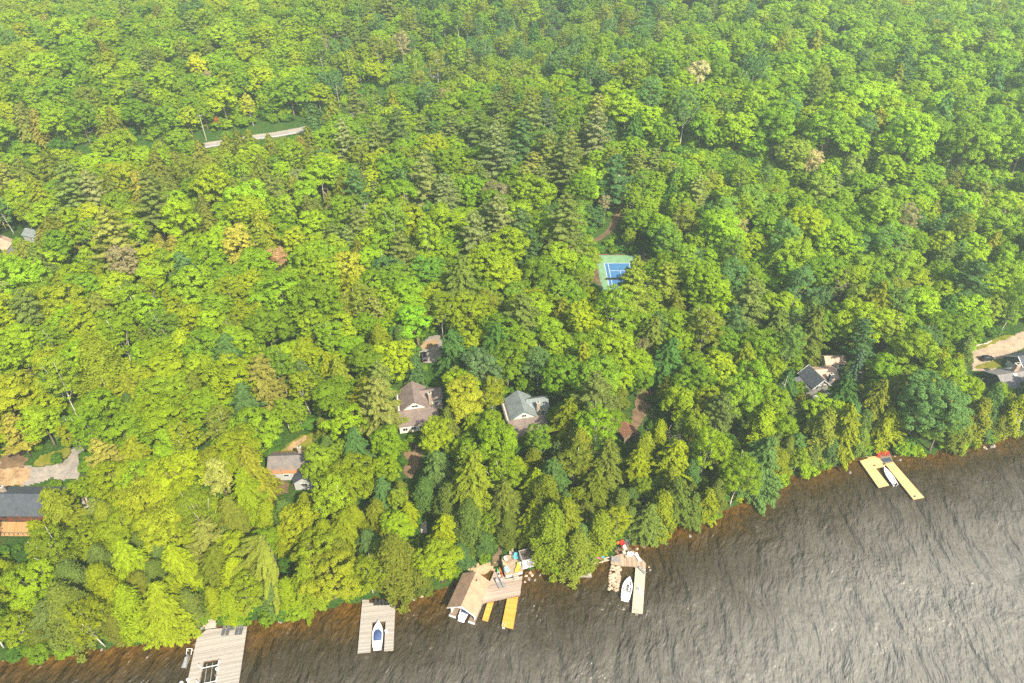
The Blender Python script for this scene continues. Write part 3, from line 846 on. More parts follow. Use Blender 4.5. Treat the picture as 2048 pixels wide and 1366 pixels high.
# ------------------------------------------------------------------ docks
GREYW = [(.26, .235, .20), (.355, .325, .285), (.43, .395, .355)]
BROWNW = [(.24, .17, .12), (.36, .27, .19), (.48, .38, .28)]
NEWW = [(.58, .36, .14), (.68, .44, .19), (.74, .51, .25)]
ORANGEW = [(.56, .24, .03), (.66, .31, .045), (.70, .36, .06)]
PALEW = [(.46, .36, .25), (.55, .45, .33), (.62, .53, .41)]
_pk = {}
def plank_mat(nm, cols, ang):
    k = (nm, round(ang, 2))
    if k not in _pk: _pk[k] = planks(nm + '_boards', cols, ang, .19)
    return _pk[k]

def pts_px(pp, z): return [P(a, b, z) for a, b in pp]

def deck_part(name, parent, org, poly, z0, z1, mat):
    return MB().prism([(p[0] - org[0], p[1] - org[1]) for p in poly], z0 - org[2], z1 - org[2]).build(name, mat, parent)

def piles(parent, org, pts, z1, r=.14, z0=-2.5, name='pile'):
    for p in pts:
        MB().cyl((p[0] - org[0], p[1] - org[1], z0 - org[2]), r, r, z1 - z0, 8).build(name, M['wood_dark'], parent)

def edge_dir(a, b): return math.atan2(b[1] - a[1], b[0] - a[0])

def dock(name, label, polys, z, mat_nm, cols, along, group='private boat docks', th=.35, pile_pts=(), names=None):
    """a dock from photo polygons at height z; along = two photo points giving the direction across the boards"""
    W = [pts_px(pp, z) for pp in polys]
    org = (W[0][0][0], W[0][0][1], 0)
    o = empty(name, org, 0, label, 'dock', group)
    a, b = P(*along[0], z), P(*along[1], z)
    mt = plank_mat(mat_nm, cols, edge_dir(a, b))
    for i, w_ in enumerate(W):
        nm = names[i] if names else ('deck' if i == 0 else 'pier')
        dk = deck_part(nm, o, org, w_, z - .12, z - .002 * i, mt)
        k = len(w_); cx = sum(p[0] for p in w_) / k; cy = sum(p[1] for p in w_) / k
        ins = [(cx + (p[0] - cx) * .965, cy + (p[1] - cy) * .965) for p in w_]
        deck_part('timber_frame', o, org, ins, z - th - .1, z - .122, M['wood_dark'])
    piles(o, org, [P(*p, z - .2) for p in pile_pts], z - .15)
    return o, org

# 1: bottom left, wide grey U with boat hoist
d1, o1 = dock('boat_dock', 'wide weathered grey dock with an empty boat hoist in its slot', [
    [(393.8, 1276), (413, 1259), (494.5, 1252), (477.5, 1366), (470, 1420), (424, 1420), (430, 1366), (436.5, 1317.5), (407, 1322), (398.5, 1366), (388, 1420), (360, 1420), (374, 1366)]],
    .75, 'grey', GREYW, ((410, 1290), (404, 1330)), pile_pts=[(376, 1360), (392, 1300), (480, 1330), (490, 1270), (430, 1350), (402, 1350), (365, 1400), (472, 1400)])
# 2: grey U with the covered boat
d2, o2 = dock('boat_dock', 'grey U-shaped dock holding the white boat with a navy cover', [
    [(724, 1207), (791, 1202.5), (786.7, 1300.9), (768, 1302), (771.3, 1241.5), (744.7, 1243.8), (740.4, 1304.8), (715, 1306.8)],
    [(724, 1199.4), (738, 1199.4), (738.5, 1206.2), (724.5, 1207.2)]],
    .75, 'grey', GREYW, ((722, 1215), (719, 1270)), pile_pts=[(717, 1300), (738, 1300), (770, 1298), (784, 1298), (722, 1230), (788, 1230)], names=['deck', 'gangway'])
# 5: far right, new wood
d5, o5 = dock('boat_dock', 'new yellow timber dock with two unequal piers beside red chairs', [
    [(1719.5, 921.6), (1736, 916.5), (1778.3, 970.5), (1757.4, 975.4)],
    [(1736, 914), (1753.6, 912), (1771, 930), (1770, 932.5), (1750.3, 936.5), (1736.4, 917)],
    [(1770, 927.5), (1786.5, 924), (1848.6, 995), (1827.2, 999)]],
    .7, 'new', NEWW, ((1730, 925), (1766, 973)), pile_pts=[(1758, 973), (1776, 968), (1828, 996), (1846, 993), (1740, 948), (1805, 968)], names=['short_pier', 'deck', 'long_pier'])

# boathouse deck
ZL = .8
d3, o3 = dock('boathouse_deck', 'weathered deck beside the tan-roofed boathouse with a lounger pair', [
    [(964, 1207), (1040.3, 1190.5), (1045, 1152), (1011, 1158), (1004, 1146), (988, 1143.5), (979.5, 1164)]],
    ZL, 'worn', [(.26, .195, .15), (.37, .29, .23), (.47, .38, .31)], ((1000, 1160), (1006, 1190)), group='decks by the boathouse', pile_pts=[(968, 1206), (1000, 1199), (1038, 1190), (1043, 1165)])
d3b, _ = dock('swim_pier', 'narrow short orange pier running out from the boathouse deck', [[(974.7, 1206), (987.6, 1203.6), (975.5, 1242.8), (964.2, 1239.6)]], .72, 'orange', ORANGEW, ((980, 1205), (969, 1240)), group='orange piers', pile_pts=[(966, 1238), (974, 1240)])
d3c, o3c = dock('swim_pier', 'wide long orange pier with a swim ladder at its end', [[(1014.2, 1197.3), (1036.7, 1193), (1026, 1258), (1002.9, 1251.7)]], .72, 'orange', ORANGEW, ((1026, 1195), (1015, 1254)), group='orange piers', pile_pts=[(1005, 1249), (1024, 1255), (1032, 1220)])

def ladder(parent, org, px, py, z, ang, mat):
    p = P(px, py, z); m = MB()
    u = np.array([math.cos(ang), math.sin(ang), 0]); f = np.array([u[1], -u[0], 0])
    q = p - np.array(org)
    for s in (-.28, .28):
        m.tube([q + u * s - f * .5, q + u * s - f * .45 + [0, 0, .75], q + u * s + f * .05 + [0, 0, .8], q + u * s + f * .2, q + u * s + f * .3 + [0, 0, -1.6]], .045, 6)
    for k in range(4): m.tube([q - u * .28 + f * .22 - [0, 0, .15 + .3 * k], q + u * .28 + f * .22 - [0, 0, .15 + .3 * k]], .04, 5)
    m.build('swim_ladder', mat, parent)
ladder(d3c, o3c, 1007.5, 1252.5, .72, edge_dir(P(1002.9, 1251.7, .7), P(1026, 1258, .7)), M['white'])

# upper deck with rail-less front and steps
ZU = 2.1
UP = [(1004, 1127), (1004.5, 1114), (1017, 1110.5), (1036, 1104), (1045.4, 1141), (1010.5, 1150)]
UW = pts_px(UP, ZU); ou = (UW[0][0], UW[0][1], 0)
ud = empty('upper_deck', ou, 0, 'raised brown deck with coloured chairs above the boathouse deck', 'deck', 'decks by the boathouse')
deck_part('floor', ud, ou, UW, ZU - .12, ZU, plank_mat('brown', BROWNW, edge_dir(UW[5], UW[0]) + .3))
k = len(UW); cx = sum(p[0] for p in UW) / k; cy = sum(p[1] for p in UW) / k
deck_part('skirt', ud, ou, [(cx + (p[0] - cx) * .97, cy + (p[1] - cy) * .97) for p in UW], .3, ZU - .122, M['wood_dark'])
m = MB()
for a, b in ((5, 0), (0, 1), (1, 2)):
    A, B = UW[a], UW[b]
    m.tube([(A[0] - ou[0], A[1] - ou[1], ZU + .06), (B[0] - ou[0], B[1] - ou[1], ZU + .06)], .07, 4)
m.build('edge_beam', M['pole_wood'], ud)
m = MB(); A, B = UW[5], UW[4]
for t0, t1 in ((.0, .42), (.72, 1.0)):
    m.tube([(A[0] + (B[0] - A[0]) * t0 - ou[0], A[1] + (B[1] - A[1]) * t0 - ou[1], ZU + .07), (A[0] + (B[0] - A[0]) * t1 - ou[0], A[1] + (B[1] - A[1]) * t1 - ou[1], ZU + .07)], .085, 4)
m.build('front_bench', M['orange_wood'], ud)
fd = np.array(B) - np.array(A); fd[2] = 0; fl = np.linalg.norm(fd); fd /= fl; fo = np.array([fd[1], -fd[0], 0])
if fo[1] > 0: fo = -fo
for i in range(4):
    c = np.array(A) + fd * fl * .57 + fo * (.2 + .33 * i); zt = ZU - .26 * (i + 1)
    MB().box((c[0] - ou[0], c[1] - ou[1], zt), (fl * .28, .34, .07), math.atan2(fd[1], fd[0])).build('step', M['pole_wood'], ud)
MB().box((A[0] + fd[0] * fl * .21 + fo[0] * .1 - ou[0], A[1] + fd[1] * fl * .21 + fo[1] * .1 - ou[1], 1.45), (fl * .40, .08, 1.1), math.atan2(fd[1], fd[0])).build('front_panel', M['grey_wall'], ud)
MB().box((A[0] + fd[0] * fl * .86 + fo[0] * .1 - ou[0], A[1] + fd[1] * fl * .86 + fo[1] * .1 - ou[1], 1.45), (fl * .26, .08, 1.1), math.atan2(fd[1], fd[0])).build('front_panel', M['grey_wall'], ud)

# hillside stairs
def stairs(label, pa, pb, za, zb, n, wd, group='stairs through the trees'):
    a, b = P(*pa, za), P(*pb, zb); d = b - a; h = np.array([d[0], d[1], 0]); L = np.linalg.norm(h); h /= L; ang = math.atan2(h[1], h[0])
    o = empty('wooden_stairs', a, ang, label, 'stairs', group)
    for i in range(n):
        t = (i + .5) / n
        MB().box((L * t, 0, d[2] * t), (L / n * .95, wd, .08)).build('tread', M['pole_wood'], o)
    for s in (-1, 1):
        MB().slab([(0, s * wd / 2 - .04, -.1), (0, s * wd / 2 + .04, -.1), (L, s * wd / 2 + .04, d[2] - .1), (L, s * wd / 2 - .04, d[2] - .1)], .2).build('stringer', M['wood_dark'], o)
g1 = G(1021, 1086)
stairs('narrow grey stairs climbing from the back of the raised deck', (1023, 1108), (1021, 1086), ZU, g1[2] + .2, 9, 1.1)
ga, gb = G(848, 1066), G(846, 1034)
stairs('wooden steps in the dark gap between shore trees', (848, 1066), (846, 1034), ga[2] + .2, gb[2] + .3, 10, 1.5)
ga, gb = G(420, 1256), G(424, 1236)
stairs('grey stone-edged steps rising from the wide hoist dock', (420, 1257), (425, 1234), .8, gb[2] + .3, 8, 2.4)
ga, gb = G(171, 1014), G(166, 986)
stairs('pale steps beside the red log house', (172, 1016), (166, 988), ga[2] + .15, gb[2] + .15, 9, 1.3)

# flat-roofed white shed beside the upper deck
WZ = 2.2
c1, c2, c4 = P(1045.6, 1122, WZ + 1.9), P(1074, 1114, WZ + 1.9), P(1036, 1104, WZ + 1.9)
ow = (c1[0], c1[1], .6)
ang = edge_dir(c1, c2); Lx = np.hypot(*(c2 - c1)[:2]); Ly = np.hypot(*(c4 - c1)[:2])
bk = empty('bunkie', ow, ang, 'small white shed with a leaf-covered flat roof beside the raised deck', 'shed')
MB().box((Lx / 2, Ly / 2, 1.7), (Lx, Ly, 3.6)).build('wall', M['white'], bk)
MB().box((Lx / 2, Ly / 2 - .0, 3.56), (Lx + .15, Ly + .15, .12)).build('roof', M['roof_leafy'], bk)
m = MB()
for (a, b, c, d) in ((Lx / 2, -.06, Lx + .3, .12), (Lx / 2, Ly + .06, Lx + .3, .12), (-.06, Ly / 2, .12, Ly), (Lx + .06, Ly / 2, .12, Ly)): m.box((a, b, 3.55), (c, d, .34))
m.build('parapet', M['grey_wall'], bk)
for fx in (.3, .72):
    wv = MB().box((Lx * fx, -.02, 2.75), (.78, .09, .62)).build('window', M['white'], bk)
    MB().box((Lx * fx, -.075, 2.75), (.62, .03, .46)).build('pane', M['glass'], wv)

# 4: diagonal deck, pier and stone crib
Z4 = .85
d4, o4 = dock('boat_dock', 'angular brown deck with a long pale pier beside the stone crib', [
    [(1221, 1114.5), (1243.7, 1107), (1266.4, 1101), (1292, 1126.6), (1291.6, 1137), (1270.8, 1134.5), (1267, 1132.5), (1244.4, 1131.5), (1222, 1128)]],
    Z4, 'brown', BROWNW, ((1225, 1121), (1270, 1124)), pile_pts=[(1290, 1134), (1272, 1133), (1246, 1130), (1224, 1127)])
w4 = pts_px([(1271.2, 1135.2), (1291.3, 1137.8), (1285.5, 1227.2), (1263.5, 1224.2)], Z4 - .06)
deck_part('pier', d4, o4, w4, Z4 - .35, Z4 - .06, plank_mat('pale', PALEW, edge_dir(w4[0], w4[3])))
piles(d4, o4, [P(*p, .6) for p in ((1266, 1221), (1284, 1224), (1269, 1180), (1287, 1180))], .7)
ladder(d4, o4, 1273.5, 1225.5, .72, edge_dir(w4[3], w4[2]), M['alu'])
# older dock under the leaning cedar
dO, _ = dock('old_dock', 'low grey dock half hidden under the leaning cedar', [[(1117, 1133), (1178, 1127), (1184, 1154), (1119.5, 1153)]], .6, 'grey', GREYW, ((1150, 1134), (1150, 1152)), group='decks near the crib')
# patio above
pt = drape('gravel_patio', [P(*p, 1.2) for p in ((1226, 1103), (1240, 1092), (1259, 1083), (1264, 1090), (1266, 1100), (1243, 1106))], M['brown_dirt'], .55, step=.5, rough=.2)
# stone crib
cw = pts_px([(1220.3, 1130.5), (1244, 1133), (1241, 1179.5), (1214.5, 1180.5)], .3); oc = (cw[0][0], cw[0][1], 0)
crib = empty('stone_crib', oc, 0, 'timber crib full of tan boulders next to the white open boat', 'crib')
m = MB()
for i in range(4):
    a, b = np.array(cw[i]) - oc, np.array(cw[(i + 1) % 4]) - oc
    for z in (-.9, -.55, -.2): m.tube([(a[0], a[1], z), (b[0], b[1], z)], .13, 6)
m.build('log_frame', M['wood_dark'], crib)
def rock_mb(m, c, s, rng):
    """an irregular boulder"""
    n1, n2 = 5, 8; rings = []
    ph = rng.uniform(0, 6, 4)
    for i in range(n1 + 1):
        t = PI * (i + .02) / (n1 + .04); ring = []
        for k in range(n2):
            a = 2 * PI * k / n2
            f = 1 + .2 * math.sin(2 * a + ph[0] + t) + .14 * math.sin(3 * a + ph[1] - 2 * t) + .1 * math.sin(5 * t + ph[2])
            ring.append((c[0] + s[0] * f * math.sin(t) * math.cos(a), c[1] + s[1] * f * math.sin(t) * math.sin(a), c[2] + s[2] * f * math.cos(t)))
        rings.append(ring)
    m.loft(rings)
m = MB(); rng = np.random.default_rng(5)
U_, V_ = np.array(cw[1]) - cw[0], np.array(cw[3]) - cw[0]
for i in range(170):
    a, b = rng.uniform(.06, .94), rng.uniform(.02, .95)
    q = U_ * a + V_ * b; s = rng.uniform(.18, .42)
    rock_mb(m, (q[0], q[1], .42 - .55 * b ** 1.5 + rng.uniform(-.12, .12)), (s, s * .85, s * .65), rng)
fixn(m.build('boulder_fill', M['palestone'], crib, smooth=False))['kind'] = 'stuff'
# retaining timber with stones along the shore
ra, rb = P(1178, 1124, .9), P(1222, 1113.5, .9)
rt = empty('retaining_wall', ra, 0, 'timber and stone shore wall between the old dock and the brown deck', 'retaining wall')
m = MB(); d = rb - ra
m.tube([(0, 0, 0), d], .16, 6); m.tube([(.3, -.5, -.3), d * .98 + np.array([0, -.6, -.3])], .13, 6); m.build('top_timber', M['pole_wood'], rt)
m = MB()
for i in range(14):
    q = d * (i + .5) / 14 + rng.normal(size=3) * .12; rock_mb(m, (q[0], q[1] - .2, -.65), (.38, .3, .38), rng)
fixn(m.build('stonework', M['palestone'], rt))

# ------------------------------------------------------------------ boats
def hull_rings(L, Wd, H, n=14, bow=2.4, keel=.35, stern_w=.86, full=.42):
    """sections from stern to bow: keel, chine, gunwale on both sides; x = ahead"""
    out = []
    for i in range(n):
        t = i / (n - 1)
        wv = Wd / 2 * (stern_w + (1 - stern_w) * min(1, t / .35) if t < full else max(0.012, (1 - ((t - full) / (1 - full)) ** bow)))
        sh = H * (1 + .22 * t * t)
        ke = -keel * (1 - max(0, (t - .6) / .4) ** 2 * 1.6)
        x = L * t - L / 2
        ch = .72 - .25 * t
        out.append((x, wv, sh, ke, ch))
    return out

def boat(name, label, px, z, heading, L, Wd, H, kind, group='moored motor boats'):
    o = empty(name, P(*px, z) if len(px) == 2 else px, heading, label, 'boat', group)
    o.location.z = z
    S = hull_rings(L, Wd, H)
    rings = [[(x, -wv, sh), (x, -wv * ch, sh * .25), (x, 0, ke), (x, wv * ch, sh * .25), (x, wv, sh)] for x, wv, sh, ke, ch in S]
    m = MB(); m.loft(rings, closed=False, cap=False); m.add(rings[0], [(0, 1, 2, 3, 4)])
    fixn(m.build('hull', M['gelcoat'], o, smooth=False))
    def top(name, i0, i1, ins, zoff, mat, camber=.08, crown=None):
        m = MB(); rr = []
        for x, wv, sh, ke, ch in S[i0:i1 + 1]:
            wq = max(wv - ins, .01)
            rr.append([(x, wq * q, sh + zoff + camber * (1 - q * q)) for q in (-1, -.6, -.2, .2, .6, 1)])
        m.loft(rr, closed=False, cap=False)
        return m.build(name, mat, o, smooth=True)
    if kind == 'covered':
        top('foredeck', 7, 13, 0, .004, M['gelcoat'], .18)
        top('aft_deck', 0, 3, 0, .004, M['gelcoat'], .05)
        m = MB(); rr = []
        a = [(-.5, .0), (-.42, .32), (-.2, .46), (.1, .5), (.34, .40), (.46, .0)]
        for i, (x, wv, sh, ke, ch) in enumerate(S[3:9]):
            u = i / 5; hh = .10 + .45 * math.sin(PI * (.12 + .8 * u)) ** .8; wq = wv * (.80 if 0 < i < 5 else .62)
            rr.append([(x + (.12 if abs(q) < .5 else 0) * (1 if i == 5 else 0), wq * q, sh + hh * (1 - abs(q) ** 3) + .02) for q in (-1, -.75, -.4, 0, .4, .75, 1)])
        m.loft(rr, closed=False, cap=False); m.build('cockpit_cover', M['navy'], o, smooth=True)
        m = MB()
        for i in range(3, 9):
            x, wv, sh, ke, ch = S[i]
            for sg in (-1, 1): m.box((x, sg * wv * .9, sh + .01), (L / 13 * 1.03, wv * .2, .05))
        m.build('side_deck', M['gelcoat'], o)
        m = MB().box((-L / 2 - .28, 0, H * .35), (.6, Wd * .72, .07)); m.build('swim_platform', M['gelcoat'], o)
        m = MB().box((-L / 2 + .12, 0, H + .06), (.14, Wd * .55, .03)); m.build('transom_trim', M['lgrey_fabric'], o)
    elif kind == 'open':
        top('foredeck', 10, 13, 0, .004, M['gelcoat'], .1)
        top('cockpit_floor', 1, 10, .22, -.42, M['lgrey_fabric'], 0)
        for sg in (-1, 1):
            m = MB(); rr = []
            for x, wv, sh, ke, ch in S[0:11]:
                rr.append([(x, sg * wv, sh + .02), (x, sg * max(wv - .25, 0), sh + .03), (x, sg * max(wv - .27, 0), sh - .42)])
            m.loft(rr, closed=False, cap=False); m.build('gunwale', M['gelcoat'], o)
        m = MB().box((-L / 2 + L * .15, 0, H - .02), (L * .27, Wd * .80, .34)); m.build('sun_pad', M['white'], o)
        for sg in (-1, 1):
            s_ = MB().box((-L * .06, sg * Wd * .2, H - .2), (.5, .5, .38)).build('seat', M['white'], o)
            MB().box((-L * .06 - .24, sg * Wd * .2, H + .12), (.1, .5, .4)).build('seat_back', M['white'], s_)
            MB().box((L * .075, sg * Wd * .24, H - .02), (.5, .56, .45)).build('console', M['white'], o)
            ws = MB().slab([(L * .10, sg * Wd * .40, H + .22), (L * .10, sg * Wd * .09, H + .22), (L * .055, sg * Wd * .09, H + .58), (L * .055, sg * Wd * .38, H + .58)], .03)
            ws.build('windscreen', M['glass'], o)
        m = MB().box((L * .24, 0, H - .2), (.9, .8, .12)); m.build('bow_cushion', M['white'], o)
        m = MB().box((-L / 2 - .22, 0, H * .4), (.45, Wd * .7, .08)); m.build('swim_platform', M['gelcoat'], o)
    else:
        top('foredeck', 9, 13, 0, .004, M['gelcoat'], .12)
        top('cockpit_floor', 1, 9, .14, -.28, M['white'], 0)
        for sg in (-1, 1):
            m = MB(); rr = []
            for x, wv, sh, ke, ch in S[0:10]:
                rr.append([(x, sg * wv, sh + .02), (x, sg * max(wv - .14, 0), sh + .03), (x, sg * max(wv - .16, 0), sh - .28)])
            m.loft(rr, closed=False, cap=False); m.build('gunwale', M['gelcoat'], o)
        for xx in (-.28, -.02, .2): MB().box((L * xx, 0, H - .14), (.38, Wd * .72, .1)).build('bench', M['white'], o)
        m = MB(); m.box((-L / 2 - .16, 0, H + .28), (.42, .36, .5)); m.box((-L / 2 - .12, 0, H - .35), (.16, .14, .9)); m.build('outboard_motor', M['black'], o)
    return o

def head(pa, pb): return edge_dir(P(*pa, .6), P(*pb, .6))
b2 = boat('motor_boat', 'white motor boat under a navy cockpit cover in the U-shaped dock', P(755.6, 1268, .8), .22, head((755.0, 1293), (757.3, 1240)), 6.3, 2.45, .8, 'covered')
b4 = boat('motor_boat', 'white open bowrider with two seats beside the stone crib', P(1254.5, 1176, .7), .12, head((1250.5, 1197), (1259.5, 1153)), 6.2, 2.45, .8, 'open')
b5 = boat('motor_boat', 'small white skiff with black outboard at the yellow dock', P(1779, 952, .6), .12, head((1787, 965), (1769, 938)), 6.6, 1.95, .62, 'skiff')

def kayak(label, px, z, heading, mats, L=3.4):
    p = P(*px, z); o = empty('kayak', p, heading, label, 'kayak', 'kayaks on the boathouse deck')
    n = 13
    def half(i0, i1, nm, mt):
        m = MB(); rr = []
        for i in range(i0, i1 + 1):
            t = i / (n - 1); x = (t - .5) * L; wv = .34 * math.sin(PI * min(max(t, .012), .988)) ** .75; r_ = .10 * (2 * t - 1) ** 2
            rr.append([(x, wv * math.cos(a), .17 + r_ + (.15 if math.sin(a) < 0 else .11) * math.sin(a)) for a in [2 * PI * k / 10 for k in range(10)]])
        m.loft(rr); fixn(m.build(nm, mt, o, smooth=True))
    if len(mats) == 1: half(0, 12, 'hull', mats[0])
    else: half(0, 8, 'hull', mats[1]); half(8, 12, 'bow', mats[0])
    m = MB(); m.loft([[(-.1 + .42 * math.cos(a) * k, .2 * math.sin(a) * k, .285 + zz) for a in [2 * PI * j / 12 for j in range(12)]] for k, zz in ((1, 0), (1, .03), (.8, .03), (.75, -.03))])
    m.build('cockpit', M['black'], o)
kayak('white and green kayak lying beside the raised deck', (997.5, 1148.5), ZL + .1, head((1000, 1158), (995.3, 1139)), [M['green_pl'], M['mint']])
kayak('orange kayak lying next to the white and green one', (1001.8, 1147), ZL + .12, head((1004.5, 1157), (999.5, 1138.5)), [M['orange']])

# ------------------------------------------------------------------ furniture
FURN = 'chairs and loungers by the water'
def put(name, label, cat, px, z, heading, group=FURN): return empty(name, P(*px, z), heading, label, cat, group)
def adirondack(label, px, z, heading, mat, s=1.15, group=FURN):
    o = put('adirondack_chair', label, 'chair', px, z, heading, group); o.scale = (s, s, s)
    m = MB()
    for k in range(5): m.box((0.02, (k - 2) * .115, .34), (.55, .10, .025), 0, 0, .18)
    m.build('seat', mat, o)
    m = MB()
    for k in range(5): m.box((-.42, (k - 2) * .115, .68 - .02 * abs(k - 2)), (.03, .10, .82 - .08 * abs(k - 2)), 0, 0, -.42)
    m.build('backrest', mat, o)
    for sg in (-1, 1):
        MB().box((.0, sg * .36, .56), (.75, .14, .03)).build('armrest', mat, o)
        MB().box((.28, sg * .32, .28), (.09, .04, .56)).build('leg', mat, o)
        MB().box((-.38, sg * .32, .2), (.09, .04, .42), 0, 0, .5).build('leg', mat, o)
    return o
def lounger(label, px, z, heading, mat, frame=None, L=1.95, group=FURN, back=.5, s=1.0):
    o = put('sun_lounger', label, 'lounger', px, z, heading, group); o.scale = (s, s, s)
    MB().slab([(-.2, -.33, .36), (-.2, .33, .36), (L * .62, .33, .33), (L * .62, -.33, .33)], .07).build('bed', mat, o)
    MB().slab([(-.22, -.33, .37), (-.22, .33, .37), (-.22 - .62, .33, .37 + back), (-.22 - .62, -.33, .37 + back)], .06).build('backrest', mat, o)
    for x in (-.25, L * .52):
        for sg in (-1, 1): MB().box((x, sg * .28, .16), (.05, .05, .32)).build('leg', frame or M['black'], o)
    return o
def armchair(label, px, z, heading, mat, group=FURN, s=1.0, name='patio_chair'):
    o = put(name, label, 'chair', px, z, heading, group); o.scale = (s, s, s)
    MB().box((0, 0, .43), (.52, .54, .07)).build('seat', mat, o)
    MB().slab([(-.25, -.27, .46), (-.25, .27, .46), (-.40, .24, .98), (-.40, -.24, .98)], .05).build('backrest', mat, o)
    for sg in (-1, 1):
        MB().box((0, sg * .28, .63), (.5, .06, .04)).build('armrest', mat, o)
        for x in (-.22, .22): MB().box((x, sg * .25, .2), (.05, .05, .4)).build('leg', mat, o)
    return o

Z1 = .75
for i, (x, lab) in enumerate(((448.5, 'charcoal lounger at the left end of the row on the hoist dock'), (457, 'second charcoal lounger from the left on the hoist dock'),
                              (475.5, 'second charcoal lounger from the right on the hoist dock'), (483.5, 'charcoal lounger at the right end of the row on the hoist dock'))):
    lounger(lab, (x, 1262 - i * .6), Z1, head((450, 1258), (446, 1273)), M['grey_fabric'], group='charcoal loungers on the hoist dock', s=1.05)
tb = put('side_table', 'small dark table between the charcoal loungers on the hoist dock', 'table', (466, 1257), Z1, head((450, 1258), (446, 1273)))
MB().box((0, 0, .45), (1.0, .9, .05)).build('table_top', M['grey_fabric'], tb)
for a in (-1, 1):
    for b in (-1, 1): MB().box((.42 * a, .38 * b, .21), (.05, .05, .43)).build('leg', M['black'], tb)
for x, lab in ((752.3, 'black chair at the left end of the row on the U-shaped dock'), (760.6, 'second black chair from the left on the U-shaped dock'),
               (767.2, 'second black chair from the right on the U-shaped dock'), (775, 'black chair at the right end of the row on the U-shaped dock')):
    adirondack(lab, (x, 1209.3), Z1, head((752, 1203), (751.5, 1220)), M['black'], 1.1, 'black chairs on the U-shaped dock')
# boathouse deck loungers and upper deck
lounger('grey lounger on the boathouse deck nearer the roof', (996.5, 1168.5), ZL, head((993.5, 1164), (1000, 1178)), M['lgrey_fabric'], group='grey loungers on the boathouse deck', back=.65, s=1.1)
lounger('grey lounger on the boathouse deck nearer the steps', (1005.7, 1167), ZL, head((1002.5, 1161), (1009, 1176)), M['lgrey_fabric'], group='grey loungers on the boathouse deck', back=.65, s=1.1)
adirondack('bright turquoise chair at the back of the raised deck', (1031.4, 1117), ZU, head((1031.4, 1112), (1031.2, 1124)), M['teal'], 1.4)
adirondack('pale turquoise chair at the front of the raised deck', (1014.6, 1143.5), ZU, head((1011.5, 1139), (1019, 1149)), M['palteal'], 1.35)
armchair('cream chair at the back left edge of the raised deck', (1011.6, 1121.3), ZU, head((1009, 1118), (1014, 1126)), M['cream_pl'], s=1.25)
armchair('tan wicker chair midway along the left edge of the raised deck', (1010.8, 1132), ZU, head((1007, 1131), (1016, 1134)), M['tan'], s=1.35)
lounger('bright yellow lounger on the raised deck', (1035.7, 1136), ZU, head((1037, 1132), (1033, 1143)), M['yellow'], M['yellow'], s=1.1)
st = put('folded_towel_stand', 'slim white stand against the shed on the raised deck', 'stand', (1040.6, 1130), ZU, 0)
MB().box((0, 0, .5), (.35, .3, 1.0)).build('cabinet', M['white'], st); MB().box((0, 0, 1.03), (.42, .36, .06)).build('lid', M['white'], st)
# diagonal deck
tbl = put('round_table', 'round white table on the angular brown deck', 'table', (1259.5, 1111), Z4, 0)
MB().cyl((0, 0, .71), .78, .78, .04, 20).build('table_top', M['white'], tbl); MB().cyl((0, 0, 0), .06, .06, .7, 8).build('pedestal', M['white'], tbl); MB().cyl((0, 0, 0), .3, .28, .05, 12).build('base', M['white'], tbl)
um = put('closed_umbrella', 'closed black umbrella standing through the white table', 'umbrella', (1258.4, 1111), Z4, 0)
MB().cyl((0, 0, 0), .03, .03, 2.9, 8).build('pole', M['black'], um); MB().tube([(0, 0, 1.5), (0, 0, 2.0), (0, 0, 2.75)], [.16, .13, .05], 8).build('folded_canopy', M['mat_blue'], um)
WC = 'white chairs on the angular deck'
armchair('white chair on the patio behind the angular deck', (1249.6, 1099), 1.6, -1.2, M['white'], WC, 1.25)
armchair('cream-seated white chair to the left of the round white table', (1248.4, 1107.5), Z4, .2, M['cream_pl'], WC, 1.3)
armchair('white chair on the lake side of the round white table', (1253.5, 1115.5), Z4, 1.0, M['cream_pl'], WC, 1.1)
armchair('white chair to the right of the round white table', (1266.8, 1109.5), Z4, 2.9, M['white'], WC, 1.1)
lounger('upper of two grey loungers at the left end of the angular deck', (1229.5, 1117.6), Z4, 0.0, M['lgrey_fabric'], group='grey loungers on the angular deck', s=1.05)
lounger('lower of two grey loungers at the left end of the angular deck', (1229.5, 1122.4), Z4, 0.0, M['lgrey_fabric'], group='grey loungers on the angular deck', s=1.05)
lounger('white lounger at the slanted edge of the angular deck', (1275.2, 1115.5), Z4, head((1273, 1113), (1279, 1122)), M['white'], M['white'], s=1.05)
st = put('foot_stool', 'white stool at the end of the white lounger', 'stool', (1279, 1122.5), Z4, .8)
MB().box((0, 0, .36), (.5, .5, .08)).build('seat', M['white'], st)
for a in (-1, 1):
    for b in (-1, 1): MB().box((.2 * a, .2 * b, .16), (.05, .05, .32)).build('leg', M['white'], st)
adirondack('red chair under the trees behind the angular deck', (1245.2, 1091.5), 1.75, -1.3, M['red'], 1.4)
adirondack('slate grey chair beside the red one behind the angular deck', (1254, 1089.5), 1.75, -1.5, M['grey_fabric'], 1.35)
pl = put('cooler', 'small orange cooler under the trees behind the angular deck', 'cooler', (1236, 1087), 1.9, .3)
MB().box((0, 0, .25), (.7, .45, .5)).build('body', M['orange'], pl); MB().box((0, 0, .53), (.74, .49, .07)).build('lid', M['orange'], pl)
lounger('grey lounger lying askew on the pale pier', (1283.3, 1141), Z4 - .06, head((1281, 1139), (1289, 1147)), M['lgrey_fabric'], back=.15, s=1.05)
